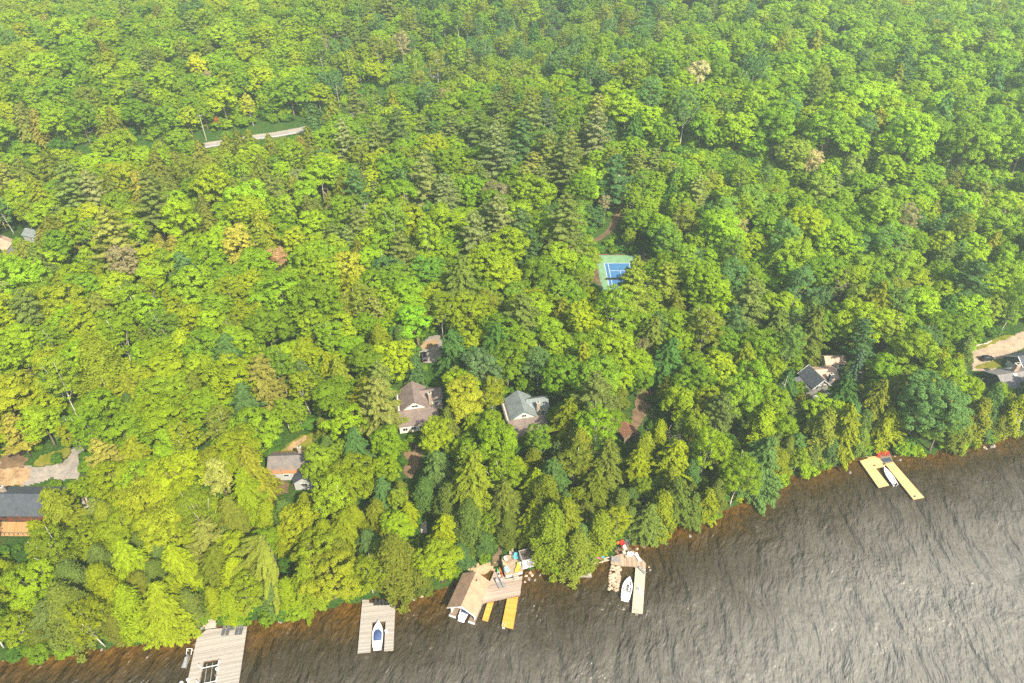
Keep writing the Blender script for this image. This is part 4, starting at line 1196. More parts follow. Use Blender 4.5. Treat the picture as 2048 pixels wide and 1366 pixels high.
# paddle board
pb = put('paddle_board', 'white paddle board lying on the pale pier', 'paddle board', (1277.5, 1181), Z4 - .06, head((1274, 1174), (1280.5, 1187)))
m = MB(); rr = []
for i in range(13):
    t = i / 12; x = (t - .5) * 2.6; wv = .42 * math.sin(PI * min(max(t, .02), .98)) ** .55
    rr.append([(x, wv * q, .12 + zz + .1 * (2 * t - 1) ** 4) for q, zz in ((-1, 0), (-.8, .06), (0, .08), (.8, .06), (1, 0), (.8, -.06), (0, -.07), (-.8, -.06))])
m.loft(rr); fixn(m.build('board', M['gelcoat'], pb, smooth=True)); MB().box((-.4, 0, .21), (.9, .5, .012)).build('deck_pad', M['lgrey_fabric'], pb)
# float mat with toys
fm = put('swim_mat', 'grey-blue rubber mat under the trees behind the shore wall', 'mat', (1193, 1113.5), 1.0, .12)
MB().box((0, 0, .2), (2.9, 1.5, .5)).build('pad', M['stone'], fm); MB().box((0, 0, .46), (3.0, 1.6, .05)).build('cover', simple('grey_blue_vinyl', (.20, .26, .30), .6), fm)
fl = put('pool_float', 'pink inflatable lying on the grey-blue mat', 'inflatable', (1198, 1115.5), 1.52, .1)
m = MB(); rr = []
for i in range(17):
    a = 2 * PI * i / 16; rr.append([((.5 + .13 * math.cos(b)) * math.cos(a) * 1.3, (.5 + .13 * math.cos(b)) * math.sin(a) * .6, .12 + .12 * math.sin(b)) for b in [2 * PI * k / 8 for k in range(8)]])
m.loft(rr, cap=False); fixn(m.build('ring', M['pink'], fl, smooth=True)); MB().box((0, 0, .06), (1.0, .45, .03)).build('floor', M['pink'], fl)
fl = put('pool_float', 'blue inflatable pillow next to the pink inflatable', 'inflatable', (1205, 1113.5), 1.52, .5)
m = MB()
for k in range(3): m.tube([(-.35, (k - 1) * .22, .12), (.35, (k - 1) * .22, .12)], .12, 8)
m.build('mattress', M['cyan'], fl); MB().box((-.3, 0, .2), (.2, .6, .12)).build('pillow', M['cyan'], fl)
# yellow dock: mat, chairs, cleats
mq = pts_px([(1761.5, 918.5), (1780.5, 915), (1784, 922.5), (1766.5, 925)], .72)
mt = MB().prism([(p[0] - mq[0][0], p[1] - mq[0][1]) for p in mq], 0, .06).build('swim_mat', M['mat_blue'], None, loc=(mq[0][0], mq[0][1], .72))
tag(mt, 'dark blue mat laid in front of the red chairs', 'mat')
pf = MB().prism([(p[0] - mq[0][0], p[1] - mq[0][1]) for p in pts_px([(1752, 912.5), (1779, 905), (1786.5, 924), (1767, 926.5)], .66)], -.4, 0).build('timber_landing', M['wood_dark'], None, loc=(mq[0][0], mq[0][1], .68))
tag(pf, 'dark timber landing under the red chairs', 'landing', 'private boat docks')
RC = 'red chairs by the yellow dock'
for (x, y), lab in zip(((1757.2, 914.5), (1760.4, 909.8), (1766.2, 908.3), (1769.6, 911), (1774.8, 909.8)),
                       ('front left red chair by the yellow dock', 'back left red chair by the yellow dock', 'middle red chair at the back by the yellow dock', 'second red chair from the right by the yellow dock', 'red chair at the right end by the yellow dock')):
    adirondack(lab, (x, y), .72, head((1765, 905), (1769, 920)), M['red'], 1.05, RC)
for (x, y), lab in zip(((1748.6, 931.3), (1767.3, 928.3), (1829.3, 993)), ('black cleat at the left inner corner of the yellow dock', 'black cleat at the right inner corner of the yellow dock', 'black cleat at the lake end of the long yellow pier')):
    cl = put('mooring_cleat', lab, 'cleat', (x, y), .7, .5, 'mooring cleats')
    MB().cyl((0, 0, 0), .28, .25, .1, 10).build('base', M['black'], cl); MB().tube([(-.35, 0, .24), (0, 0, .16), (.35, 0, .24)], .08, 6).build('horn', M['black'], cl)
# life ring posts / lift motors
for (x, y), zz, lab in (((772.3, 1262.5), Z1, 'round white lift motor on the right arm of the U-shaped dock'), ((434.5, 1338.5), Z1, 'round white lift motor on the hoist dock by its slot'), ((376.5, 1360), Z1, 'round white lift motor on the left edge of the hoist dock')):
    lm = put('lift_motor', lab, 'motor', (x, y), zz, 0, 'lift motors')
    MB().cyl((0, 0, 0), .34, .34, .35, 14).build('housing', M['white'], lm); MB().cyl((0, 0, .352), .14, .14, .05, 10).build('cap', M['dark'], lm)
    MB().cyl((0, 0, -1.4), .06, .06, 1.4, 8).build('post', M['alu'], lm)
# boat hoist in the slot
hq = P(418, 1346, .9); ho = empty('boat_hoist', hq, head((418, 1366), (423, 1325)), 'white steel boat hoist standing empty in the hoist dock slot', 'boat hoist')
m = MB()
for sx in (1.4, -2.2):
    m.tube([(sx, -1.7, .1), (sx, 1.7, .1)], .09, 6)
    for sg in (-1, 1): m.tube([(sx, sg * 1.7, -2), (sx, sg * 1.7, .1), (sx + .55, sg * 2.2, 1.0)], .09, 6)
m.build('frame', M['white'], ho)
m = MB()
for sg in (-1, 1): m.tube([(2.1, sg * .6, .25), (-4.2, sg * .6, .25)], .07, 6)
m.build('cradle_rail', M['alu'], ho)
# covered jet ski on its own lift
jq = P(372, 1322, .6); js = empty('jet_ski', jq, head((366, 1340), (378, 1306)), 'grey covered jet ski raised beside the left edge of the hoist dock', 'jet ski')
m = MB(); rr = []
for t, wv, h in ((0, .42, .35), (.12, .52, .55), (.3, .50, .75), (.45, .46, .78), (.55, .44, .95), (.63, .42, 1.0), (.75, .40, .7), (.9, .26, .5), (1, .05, .4)):
    rr.append([((t - .5) * 3.2, wv * a, z) for a, z in ((-1, .1), (-1, .3), (-.5, h * .85), (0, h), (.5, h * .85), (1, .3), (1, .1))])
m.loft(rr, closed=False, cap=True); fixn(m.build('cover', M['lgrey_fabric'], js, smooth=True))
m = MB(); rr = []
for t, wv in ((0, .46), (.3, .5), (.7, .46), (.9, .28), (1, .04)): rr.append([((t - .5) * 3.3, wv * a, z) for a, z in ((-1, .12), (-.6, -.2), (0, -.32 + .3 * t), (.6, -.2), (1, .12))])
m.loft(rr, closed=False, cap=True); fixn(m.build('hull', M['black'], js))
jl = empty('jet_ski_lift', jq, js.rotation_euler[2], 'white tube lift frame carrying the covered jet ski', 'lift frame')
m = MB(); m.tube([(1.6, -.55, -.2), (2.6, -.55, .5), (2.6, .55, .5), (1.6, .55, -.2)], .07, 6); m.tube([(2.6, -.55, .5), (2.6, -.55, -1.8)], .07, 6); m.tube([(2.6, .55, .5), (2.6, .55, -1.8)], .07, 6); m.build('frame', M['white'], jl)
m = MB()
for sg in (-.4, .4): m.tube([(-1.6, sg, -.34), (1.7, sg, -.3)], .06, 6)
m.build('bunk_rail', M['alu'], jl)
# small white buoy at the bottom edge
by = empty('mooring_buoy', P(363, 1366, .1), 0, 'white buoy floating at the left of the hoist dock', 'buoy')
m = MB(); rock = [[(.42 * math.sin(t) * math.cos(a), .42 * math.sin(t) * math.sin(a), .42 * math.cos(t) + .1) for a in [2 * PI * k / 12 for k in range(12)]] for t in [PI * (i + .02) / 6.04 for i in range(7)]]
m.loft(rock); fixn(m.build('float', M['white'], by, smooth=True)); MB().cyl((0, 0, .5), .05, .05, .2, 8).build('eye', M['alu'], by)
# chairs by the cottage lawn
armchair('left of two dark chairs on the worn lawn below the brown cottage', (817, 901), G(817, 901)[2] + .1, -1.2, M['black'], 'dark chairs on the worn lawn', 1.4)
armchair('right of two dark chairs on the worn lawn below the brown cottage', (826, 900), G(826, 900)[2] + .1, -1.9, M['black'], 'dark chairs on the worn lawn', 1.4)
# ------------------------------------------------------------------ buildings
def gable(o, wall, roof, cx, cy, wd, ln, ze, zr, axis='y', ov=.4, z0=-2.0, trim=None, th=.16):
    """gabled block centred at (cx, cy); ridge along local axis; wd across the ridge, ln along it"""
    def m_(u, v, z): return (cx + u, cy + v, z) if axis == 'y' else (cx + v, cy - u, z)
    h, L = wd / 2, ln / 2
    m = MB()
    A = [m_(-h, -L, z0), m_(h, -L, z0), m_(h, -L, ze), m_(0, -L, zr), m_(-h, -L, ze)]
    B = [m_(-h, L, z0), m_(h, L, z0), m_(h, L, ze), m_(0, L, zr), m_(-h, L, ze)]
    m.loft([A, B]); wo_ = fixn(m.build('wall', wall, o))
    sl = (zr - ze) / h; e = ze - sl * ov
    k = .1
    m = MB()
    m.slab([m_(-h - ov, -L - ov, e + k), m_(0, -L - ov, zr + k), m_(0, L + ov, zr + k), m_(-h - ov, L + ov, e + k)], th)
    m.slab([m_(h + ov, -L - ov, e + k), m_(0, -L - ov, zr + k + .003), m_(0, L + ov, zr + k + .003), m_(h + ov, L + ov, e + k)], th)
    ro = m.build('roof', roof, o)
    if trim:
        m = MB()
        for sg in (-1, 1):
            for yy in (-L - ov - .05, L + ov + .05):
                m.tube([m_(sg * (h + ov), yy, e), m_(0, yy, zr + .02)], .11, 4)
        m.build('bargeboard', trim, o)
    return wo_, ro

def shedroof(o, wall, roof, x0, x1, y0, y1, zlo, zhi, z0=-2, th=.16, ov=.35):
    """lean-to: low edge at y0"""
    m = MB().loft([[(x0, y0, z0), (x0, y1, z0), (x0, y1, zhi), (x0, y0, zlo)], [(x1, y0, z0), (x1, y1, z0), (x1, y1, zhi), (x1, y0, zlo)]])
    wo_ = fixn(m.build('wall', wall, o))
    sl = (zhi - zlo) / (y1 - y0)
    m = MB().slab([(x0 - ov, y0 - ov, zlo - sl * ov + .1), (x1 + ov, y0 - ov, zlo - sl * ov + .1), (x1 + ov, y1, zhi + .1), (x0 - ov, y1, zhi + .1)], th)
    m.build('roof', roof, o)
    return wo_

def window(o, x, y, z, wd, h, face='y', frame=None, mull=True):
    """window on a wall that faces -y ('y'), +x ('x') or -x ('-x')"""
    d = (wd, .12, h) if face == 'y' else (.12, wd, h)
    wv = MB().box((x, y, z), d).build('window', frame or M['white'], o)
    g = (wd - .2, .04, h - .2) if face == 'y' else (.04, wd - .2, h - .2)
    off = {'y': (0, -.062), 'x': (.062, 0), '-x': (-.062, 0)}[face]
    MB().box((x + off[0], y + off[1], z), g).build('pane', M['glass'], wv)
    if mull:
        m = MB().box((x + off[0] * 1.5, y + off[1] * 1.5, z), (.06, .05, h - .18) if face == 'y' else (.05, .06, h - .18)); m.build('mullion', frame or M['white'], wv)
    return wv

def chimney(o, x, y, z0, z1, s=.8, mat=None):
    c = MB().box((x, y, (z0 + z1) / 2), (s, s * .8, z1 - z0)).build('chimney', mat or M['brick'], o)
    MB().box((x, y, z1 + .06), (s + .16, s * .8 + .16, .12)).build('chimney_cap', M['concrete'], c)
    MB().box((x, y, z1 + .2), (s * .5, s * .4, .16)).build('flue', M['dark'], c)
    return c

def house(name, label, p, h, rz, cat='house', group='lakeside cottages'):
    return empty(name, (p[0], p[1], float(T(p[0], p[1]))), rz, label, cat, group)

# --- brown cottage and blue cottage
def cottage(p, rz, label, wallm, roofm, porchm, wing_w, wing_l, wing_dz, big):
    o = house('cottage', label, p, 4.4, rz)
    gw, gl = 7.3, 8.6                    # gable faces -y; its front stands at local y = 0
    gable(o, wallm, roofm, 0, gl / 2, gw, gl, 4.3, 6.9, 'y', .45)
    gable(o, wallm, roofm, gw / 2 + wing_l / 2 - .8, gl * .60, wing_w, wing_l + 1.6, 3.9 + wing_dz, 5.6 + wing_dz, 'x', .35)
    shedroof(o, wallm, porchm, -5.2 if big else -4.6, 6.2, -5.4, -.02, 2.75, 3.9)
    m = MB().box((-gw / 2 - .6, gl / 2 - .4, .9), (1.2, gl - 1.2, 5.6)); m.build('side_room', wallm, o)
    MB().slab([(-gw / 2 - 1.6, .3, 3.5), (-gw / 2 + .1, .3, 4.0), (-gw / 2 + .1, gl - .6, 4.0), (-gw / 2 - 1.6, gl - .6, 3.5)], .14).build('side_roof', porchm, o)
    window(o, 0, -.05, 5.0, 1.9 if big else 1.5, 1.0, 'y')
    MB().box((0, -.04, 6.25), (.35, .1, .3)).build('gable_vent', M['dark'], o)
    chimney(o, gw / 2 + 1.1, 2.2, 2.5, 7.2, .95)
    for x in (-3.6, -1.2, 1.2, 3.6): window(o, x, -5.45, 1.5, 1.5, 1.2, 'y')
    window(o, gw / 2 + wing_l * .8 - .8, gl * .60 - wing_w / 2 - .05, 2.6, 1.3, 1.1, 'y')
    MB().box((gw / 2 + wing_l * .3 - .8, gl * .60 - wing_w / 2 - .06, 1.1), (1.0, .08, 2.1)).build('door', M['wood_dark'], o)
    return o
cottage(H1, .21, 'brown-shingled cottage with a cream gable facing the lake', M['cream'], M['roof_brown'], M['roof_brown'], 5.2, 4.6, .3, True)
cottage(H2, .21, 'blue-grey shingled cottage with a pale green gable', M['sage'], M['roof_blue'], M['roof_brown'], 4.8, 4.4, .6, False)

# --- leaf-strewn cottage half hidden in the trees
o = house('cottage', 'grey cottage with orange leaves along its eave', H3, 3.2, .05)
gable(o, M['grey_wall'], M['roof_litter'], .6, 3.6, 7.4, 11, 3.3, 5.7, 'x', .4)
gable(o, M['grey_wall'], M['roof_slate'], 5.2, -.2, 5.2, 7, 3.1, 5.0, 'y', .4)
window(o, -.2, -.15, 2.1, 1.5, .9, 'y', M['white'], False)
window(o, 5.2, -3.75, 2.2, 1.6, 1.0, 'y')
chimney(o, 3.0, 5.4, 3.5, 7.0, .85)

# --- red log house at the left edge
o = house('log_house', 'dark-roofed red log house with an orange wood deck', H4, 3.4, -.01)
gable(o, M['redlog'], M['roof_slate'], -3.5, 4.1, 8.6, 21.6, 3.6, 6.2, 'x', .55)
for x in (-12.2, -9.6, -7.0, -4.4, -1.8, .8): window(o, x, -.25, 2.5, 1.7, 1.2, 'y', M['redlog'])
for x in (-11, -7.5, -4): window(o, x, -.26, .75, 1.9, 1.5, 'y', M['redlog'])
window(o, 7.37, 4.1, 3.2, 1.6, 1.3, 'x', M['redlog'])
MB().box((7.4, 2.0, 1.0), (.1, 1.1, 2.1)).build('door', M['wood_dark'], o)
dk = MB().box((-5.0, -2.5, .55), (14.4, 4.2, .2)).build('deck', plank_mat('orange', [(.38, .21, .08), (.46, .27, .11), (.53, .33, .15)], .4), o)
for i in range(13): MB().box((-12.1 + i * 1.18, -4.5, 1.1), (.09, .09, 1.0)).build('railing_post', M['wood_dark'], o)
MB().box((-5.0, -4.5, 1.63), (14.4, .12, .06)).build('railing', M['wood_dark'], o)
for i in range(6): MB().box((-11.8 + i * 2.7, -4.3, -1.0), (.22, .22, 2.9)).build('deck_post', M['wood_dark'], o)
MB().box((-5, -4.2, -.6), (14, .1, 2.0)).build('deck_shade_panel', M['dark'], o)  # dark upright panel standing in for the shade below the deck
chimney(o, -9, 5.4, 4, 7.4, 1.0)

# --- slate-roofed house on the right, with its tan wing, and the shed behind
z5 = float(T(H5[0], H5[1])); ZE5, ZR5 = 3.2, 5.7
rb5, rf5, ef5 = P(1621, 729, z5 + ZR5), P(1648.5, 761, z5 + ZR5), P(1631, 772.5, z5 + ZE5)
eb5 = P(1597, 743, z5 + ZE5)
a5 = (rb5 - rf5) * .55 + (eb5 - ef5) * .45; L5 = float(np.linalg.norm(a5[:2])); ry5 = math.atan2(a5[1], a5[0]) - PI / 2
n5 = np.array([math.cos(ry5), math.sin(ry5)]); h5 = max(abs(float(np.dot((ef5 - rf5)[:2], n5))), abs(float(np.dot((eb5 - rb5)[:2], n5))))
o = empty('cottage', (rf5[0], rf5[1], z5), ry5, 'dark slate-roofed house with a tan-roofed wing and white trim', 'house', 'lakeside cottages')
gable(o, M['taupe'], M['roof_slate'], 0, L5 / 2, 2 * h5 - .9, L5 - .8, ZE5, ZR5, 'y', .45, trim=M['white'])
wa, wb = P(1634, 739.5, z5 + 4.4), P(1668, 736.5, z5 + 4.4); wr = math.atan2(*(wb - wa)[1::-1]); wc = (wa + wb) / 2; wl = float(np.linalg.norm((wb - wa)[:2]))
inv = Matrix.Rotation(-ry5, 3, 'Z'); q = inv @ Vector((wc[0] - rf5[0], wc[1] - rf5[1], 0))
for part in gable(o, M['taupe'], M['roof_pink'], 0, 0, 6.6, wl + 1.0, 2.7, 4.3, 'x', .3):
    part.location = (q.x, q.y, 0); part.rotation_euler = (0, 0, wr - ry5)
q = inv @ Vector((*(P(1662.5, 750, z5 + 5) - rf5)[:2], 0)); chimney(o, q.x, q.y, 2.4, 5.4, 1.1, M['navy_wall'])
shedroof(o, M['taupe'], M['roof_dusk'], -h5 - 2.6, -h5 + .3, .2, L5 - 1.2, 2.3, 2.7)
window(o, .9, -.02, 3.2, 1.1, 1.2, 'y'); window(o, -.9, -.02, 3.2, 1.1, 1.2, 'y')
MB().box((0, -2.4, .2), (6.4, 4.0, .25)).build('terrace', M['concrete'], o)
o = house('garden_shed', 'small pale shed with a pinkish tan roof under the spruce', SHED, 2.5, .06, 'shed', None)
gable(o, M['sage'], M['roof_pink'], 0, 1.9, 4.4, 6.3, 2.4, 3.9, 'x', .3)
MB().box((-1.5, -.36, .9), (1.0, .08, 1.9)).build('door', M['white'], o)
MB().box((.5, -.36, .9), (.9, .08, 1.9)).build('door', M['white'], o)
window(o, 2.1, -.36, 1.6, 1.3, .7, 'y', M['dark'], False)

# --- dark blue house and garage at the right edge
GAR = house_at(2008, 711, 2.9) - np.array([math.cos(.3) * -.15 - math.sin(.3) * 4.05, math.sin(.3) * -.15 + math.cos(.3) * 4.05, 0])
o = empty('garage', (GAR[0], GAR[1], float(T(GAR[0], GAR[1]))), .30, 'dark blue garage with white trim and a slate roof by the gravel yard', 'garage', 'lakeside cottages')
gable(o, M['navy_wall'], M['roof_slate'], 6.2, 0, 7.4, 12, 3.0, 5.6, 'x', .35, trim=M['white'])
MB().box((.16, 1.2, 1.0), (.08, 2.6, 2.1)).build('garage_door', M['white'], o)
window(o, 6, -3.76, 1.8, 1.4, 1.1, 'y')
LH = house_at(1967, 742, 2.7) - np.array([math.cos(.2) * -.2 - math.sin(.2) * 4.7, math.sin(.2) * -.2 + math.cos(.2) * 4.7, 0])
o = empty('lake_house', (LH[0], LH[1], float(T(LH[0], LH[1]))), .20, 'large grey-roofed house with a skylight and a pale stone chimney', 'house', 'lakeside cottages')
gable(o, M['navy_wall'], M['roof_grey'], 10.2, 0, 8.6, 20, 2.8, 4.8, 'x', .4)
chimney(o, 7.6, 1.4, 1, 7.0, 1.5, M['palestone'])
MB().box((5.8, -.9, 4.62), (1.2, 1.1, .3), 0, .42).build('skylight', M['white'], o)
window(o, 4, -4.36, 1.6, 1.8, 1.2, 'y'); window(o, 8, -4.36, 1.6, 1.8, 1.2, 'y')

# --- little brown hut
o = house('small_hut', 'little brown-roofed hut at the foot of the dirt path', HUT, 2.6, .35, 'hut', None)
gable(o, M['wood_dark'], simple('rusty_brown_roof', (.22, .10, .06), .8, var=.3), 0, 2, 4.4, 4.6, 2.3, 3.7, 'y', .3)
MB().box((0, -.35, .95), (.9, .08, 1.9)).build('door', M['dark'], o)
# --- roofs showing at the far left edge and behind the lane
p = G(2, 492, 4); o = house('cabin', 'cabin with a pale pink roof at the far left wood edge', p, 4, -.5, 'house', None)
gable(o, M['taupe'], M['roof_pink'], -3, 2.6, 6, 12, 3.2, 4.9, 'x', .4); window(o, 0, -.45, 1.9, 1.4, 1.1, 'y')
p = G(58, 468, 4); o = house('cabin', 'cabin with a grey-blue roof behind the pink-roofed one', p, 4, -.3, 'house', None)
gable(o, M['grey_wall'], M['roof_blue'], 0, 2.6, 5, 8, 3.0, 4.5, 'x', .4); window(o, 0, 0, 1.9, 1.2, 1.0, 'y')
p = G(1239, 350, 3.5); o = house('cabin', 'pinkish cabin at the head of the narrow lane', p, 4, .3, 'house', None)
gable(o, M['cream'], M['roof_pink'], 0, 2.6, 5, 6, 2.8, 4.3, 'x', .4); window(o, 0, 0, 1.7, 1.2, 1.0, 'y')

# --- boathouse over the water
ze, zr = 3.5, 5.9
rf, rb = P(921.9, 1212.2, zr), P(952.1, 1143.8, zr)
e_l, e_r = P(895.3, 1213.8, ze), P(949, 1244.4, ze)
ax = rb - rf; Lr = np.linalg.norm(ax[:2]); bang = math.atan2(ax[1], ax[0]) - PI / 2
wdt = np.linalg.norm((e_r - e_l)[:2]) - .5
bo = empty('boathouse', (rf[0], rf[1], 0), bang, 'tan-roofed boathouse with a white open gable over the water', 'boathouse')
h = wdt / 2; ov = .5; y0, y1 = .55, Lr - .5
m = MB()
for sg in (-1, 1):
    m.box((sg * (h - ov - .08), (y0 + y1) / 2, 2.0), (.16, y1 - y0, 2.9))
m.box((0, y1 - .08, 2.0), (2 * (h - ov) - .34, .16, 2.9))
m.build('wall', M['white'], bo)
m = MB()
sl = (zr - ze) / h; zw = zr - .2 - sl * (h - ov)
for yy in (y0 + .08, y1 - .1): m.loft([[(-(h - ov), yy - .07, zw), ((h - ov), yy - .07, zw), (0, yy - .07, zr - .22)], [(-(h - ov), yy + .07, zw), ((h - ov), yy + .07, zw), (0, yy + .07, zr - .22)]])
fixn(m.build('gable_panel', M['white'], bo))
for sg, mm in ((-1, M['roof_brown']), (1, M['roof_tan'])):
    MB().slab([(sg * (h + .15), -.1, ze - .05), (0, -.1, zr), (0, Lr + .1, zr), (sg * (h + .15), Lr + .1, ze - .05)], .16).build('roof', M['roof_tan'], bo)
m = MB()
for sg in (-1, 1): m.tube([(sg * (h + .15), -.14, ze - .14), (0, -.14, zr - .08)], .12, 4)
m.build('bargeboard', M['white'], bo)
MB().box((.9, Lr * .8, zr - .28), (.18, .35, .25)).build('roof_vent', M['dark'], bo)
for sg in (-1, 1):
    fl = MB().box((sg * (h - 1.05), y0 + (y1 - y0) / 2 - .3, .45), (1.7, y1 - y0 + .6, .3)).build('walkway', M['wood_dark'], bo)
    MB().box((sg * (h - 1.05), y0 - .66, .1), (1.72, .12, 1.0)).build('fascia', M['white'], bo)
    for yy in (y0, y0 + (y1 - y0) / 2, y1 - .4): MB().cyl((sg * (h - 1.0), yy, -2.5), .2, .2, 2.8, 8).build('pile', M['wood_dark'], bo)
bw = np.array([math.cos(bang + PI / 2), math.sin(bang + PI / 2), 0])
c = np.array([rf[0], rf[1], 0]) + bw * 2.7 + np.array([math.cos(bang), math.sin(bang), 0]) * .0
boat('motor_boat', 'white boat sheltered inside the tan-roofed boathouse', c, .2, bang + PI / 2, 5.8, 2.2, .8, 'covered')

# ------------------------------------------------------------------ cars, poles, logs
def car(label, px, rz, mat):
    p = G(*px); o = empty('parked_car', (p[0], p[1], float(T(p[0], p[1])) + .12), rz, label, 'car', 'parked cars')
    L, Wd = 4.6, 1.85
    prof = [(-2.3, .45, .80), (-2.25, .30, 1.0), (-1.0, .25, 1.02), (.9, .25, 1.0), (1.9, .28, .92), (2.28, .42, .72)]
    m = MB(); m.loft([[(x, -Wd / 2 * k, lo), (x, -Wd / 2, (lo + hi) / 2), (x, -Wd / 2 * .93, hi), (x, Wd / 2 * .93, hi), (x, Wd / 2, (lo + hi) / 2), (x, Wd / 2 * k, lo)] for (x, lo, hi), k in zip(prof, (.85, .95, .96, .96, .95, .8))])
    fixn(m.build('body', mat, o))
    m = MB(); m.loft([[(x, -w_, z0), (x, -w_ * .84, z1), (x, w_ * .84, z1), (x, w_, z0)] for x, w_, z0, z1 in ((-2.15, .80, 1.0, 1.05), (-1.75, .83, 1.0, 1.55), (.1, .83, 1.0, 1.58), (.55, .83, .99, 1.42), (1.15, .78, .98, 1.0))])
    fixn(m.build('windows', M['glass'], o))
    m = MB(); m.slab([(-1.8, -.68, 1.64), (.25, -.68, 1.64), (.25, .68, 1.64), (-1.8, .68, 1.64)], .08); m.build('roof', mat, o)
    m = MB()
    for sg in (-1, 1): m.tube([(-1.7, sg * .62, 1.7), (.1, sg * .62, 1.7)], .03, 5)
    m.build('roof_rack', M['alu'], o)
    for x in (-1.4, 1.42):
        for sg in (-1, 1):
            t = MB().tube([(x, sg * .78, .34), (x, sg * .95, .34)], .34, 14).build('wheel', M['rubber'], o)
            MB().tube([(x, sg * .94, .34), (x, sg * .965, .34)], .2, 10).build('rim', M['alu'], t)
    for sg in (-1, 1):
        MB().box((2.2, sg * .62, .72), (.14, .4, .14)).build('headlight', M['gelcoat'], o)
        MB().box((-2.27, sg * .7, .88), (.08, .25, .2)).build('tail_light', M['red'], o)
car('black estate car on the gravel yard by the dark blue house', (1973, 720), .12, M['carpaint'])
car('dark car half hidden under trees at the gravel parking area', (849, 716), 1.75, M['carpaint'])
lp = [G(*q) for q in ((1950, 693), (1962, 689), (1973, 688), (1983, 682))]
lg = empty('fallen_log', lp[0], 0, 'bleached log lying along the edge of the gravel yard', 'log')
MB().tube([p_ - lp[0] + np.array([0, 0, .25]) for p_ in lp], [.32, .3, .26, .18], 8).build('stem', M['dead_wood'], lg)
MB().tube([lp[2] - lp[0] + np.array([0, 0, .3]), lp[2] - lp[0] + np.array([.9, .8, .9])], [.12, .04], 5).build('branch_stub', M['dead_wood'], lg)

PTOP = []
def pole(label, px, base_lift=0, H=10, arm=0.0, group='utility poles'):
    p = G(*px); z = float(T(p[0], p[1])) + base_lift
    o = empty('utility_pole', (p[0], p[1], z), arm, label, 'pole', group)
    MB().tube([(0, 0, -.5), (0, 0, H)], [.2, .13], 8).build('post', M['pole_wood'], o)
    MB().box((0, 0, H - .6), (2.4, .12, .14)).build('crossarm', M['pole_wood'], o)
    for x in (-1.1, 0, 1.1): MB().cyl((x, 0, H - .5), .07, .05, .25, 6).build('insulator', M['white'], o)
    top = np.array([p[0], p[1], z + H - .3]); PTOP.append(top); return top
t1 = pole('pale utility pole among trees left of the highway', (413, 281), 0, 13, .5)
t2 = pole('utility pole at the highway bend deep in the wood', (863, 166), 0, 12, .5)
t2b = pole('second utility pole along the far highway bend', (880, 158), 0, 12, .5)
t3 = pole('dark utility pole in the cleared strip on the right', (1597, 340), 0, 11, .2)
t4 = pole('utility pole far along the cleared strip', (1880, 366), 0, 11, .2)
def wire(label, a, b, sag):
    o = empty('overhead_wire', a, 0, label, 'wire', 'overhead wires'); d = b - a; ang = math.atan2(d[1], d[0]); nx = np.array([-math.sin(ang), math.cos(ang), 0])
    for k in (-1, 0, 1):
        MB().tube([d * t + nx * k * 1.0 + np.array([0, 0, -4 * sag * t * (1 - t)]) for t in np.linspace(0, 1, 14)], .022, 4).build('strand', M['black'], o)
wire('three thin wires between the left pole and the highway bend', t1, t2, 3)
wire('three thin wires between the poles of the cleared strip', t3, t4, 2)
# ------------------------------------------------------------------ the wood
def lift(d, px, py): return 1.56 + .45 * float(np.clip((d - 10) / 120, 0, 1)) + .5 * float(np.clip((px - 1100) / 700, 0, 1))  # brightens leaf tints inland and rightwards, standing in for brighter light
YG = (.165, .215, .007); LG = (.130, .20, .008); G1 = (.092, .155, .009); DG = (.048, .105, .014); BG = (.056, .112, .030)
OL = (.110, .130, .014); PN = (.105, .140, .028); HY = (.146, .178, .008); YE = (.36, .25, .012); BR = (.30, .15, .07); RD = (.26, .07, .03); GY = (.25, .19, .13)
TINT_WORD = [('yellow-green', YG), ('light green', LG), ('mid-green', G1), ('deep green', DG), ('blue-green', BG), ('olive', OL), ('pale green', PN), ('golden green', HY), ('yellow', YE), ('brown', BR), ('reddish', RD), ('greyish', GY)]

# what must stay visible: (photo polygon, world y of the thing it shows)
VIS = []
def vis(poly, yy): VIS.append((poly, yy))
vis([(797, 766), (880, 770), (884, 815), (846, 836), (822, 856), (797, 856)], H1[1] + 8)
vis([(1016, 782), (1092, 790), (1092, 846), (1050, 858), (1016, 842)], H2[1] + 8)
vis([(556, 903), (607, 893), (606, 908), (590, 916), (586, 962), (572, 975), (556, 990), (552, 945)], H3[1])
vis([(-5, 968), (52, 968), (48, 1000), (42, 1030), (60, 1086), (-5, 1092)], H4[1] - 1)
vis([(96, 962), (172, 962), (176, 1016), (132, 1010)], H4[1] + 2)
vis([(-5, 905), (40, 885), (62, 934), (135, 914), (150, 880), (175, 872), (166, 952), (96, 960), (-5, 972)], G(60, 945)[1] - 3)
vis([(1594, 742), (1621, 727), (1672, 736), (1674, 762), (1642, 768), (1616, 768)], H5[1] + 7)
vis([(1636, 706), (1692, 704), (1694, 733), (1640, 742)], SHED[1] + 4)
vis([(1942, 702), (1955, 690), (1992, 684), (2060, 658), (2060, 745), (2000, 752), (1980, 757), (1964, 742), (1944, 742)], G(1990, 690)[1] + 4)
vis([(836, 705), (840, 690), (856, 672), (884, 670), (884, 712), (848, 726)], G(860, 715)[1] - 2)
vis([(1290, 735), (1320, 735), (1322, 765), (1296, 825), (1272, 850), (1268, 830), (1280, 790)], G(1290, 800)[1] - 4)
vis([(1246, 848), (1282, 848), (1278, 880), (1246, 882)], HUT[1] - 1)
vis([(1188, 509), (1262, 509), (1248, 531), (1234, 548), (1214, 562), (1190, 566)], COURT[1] - 12)
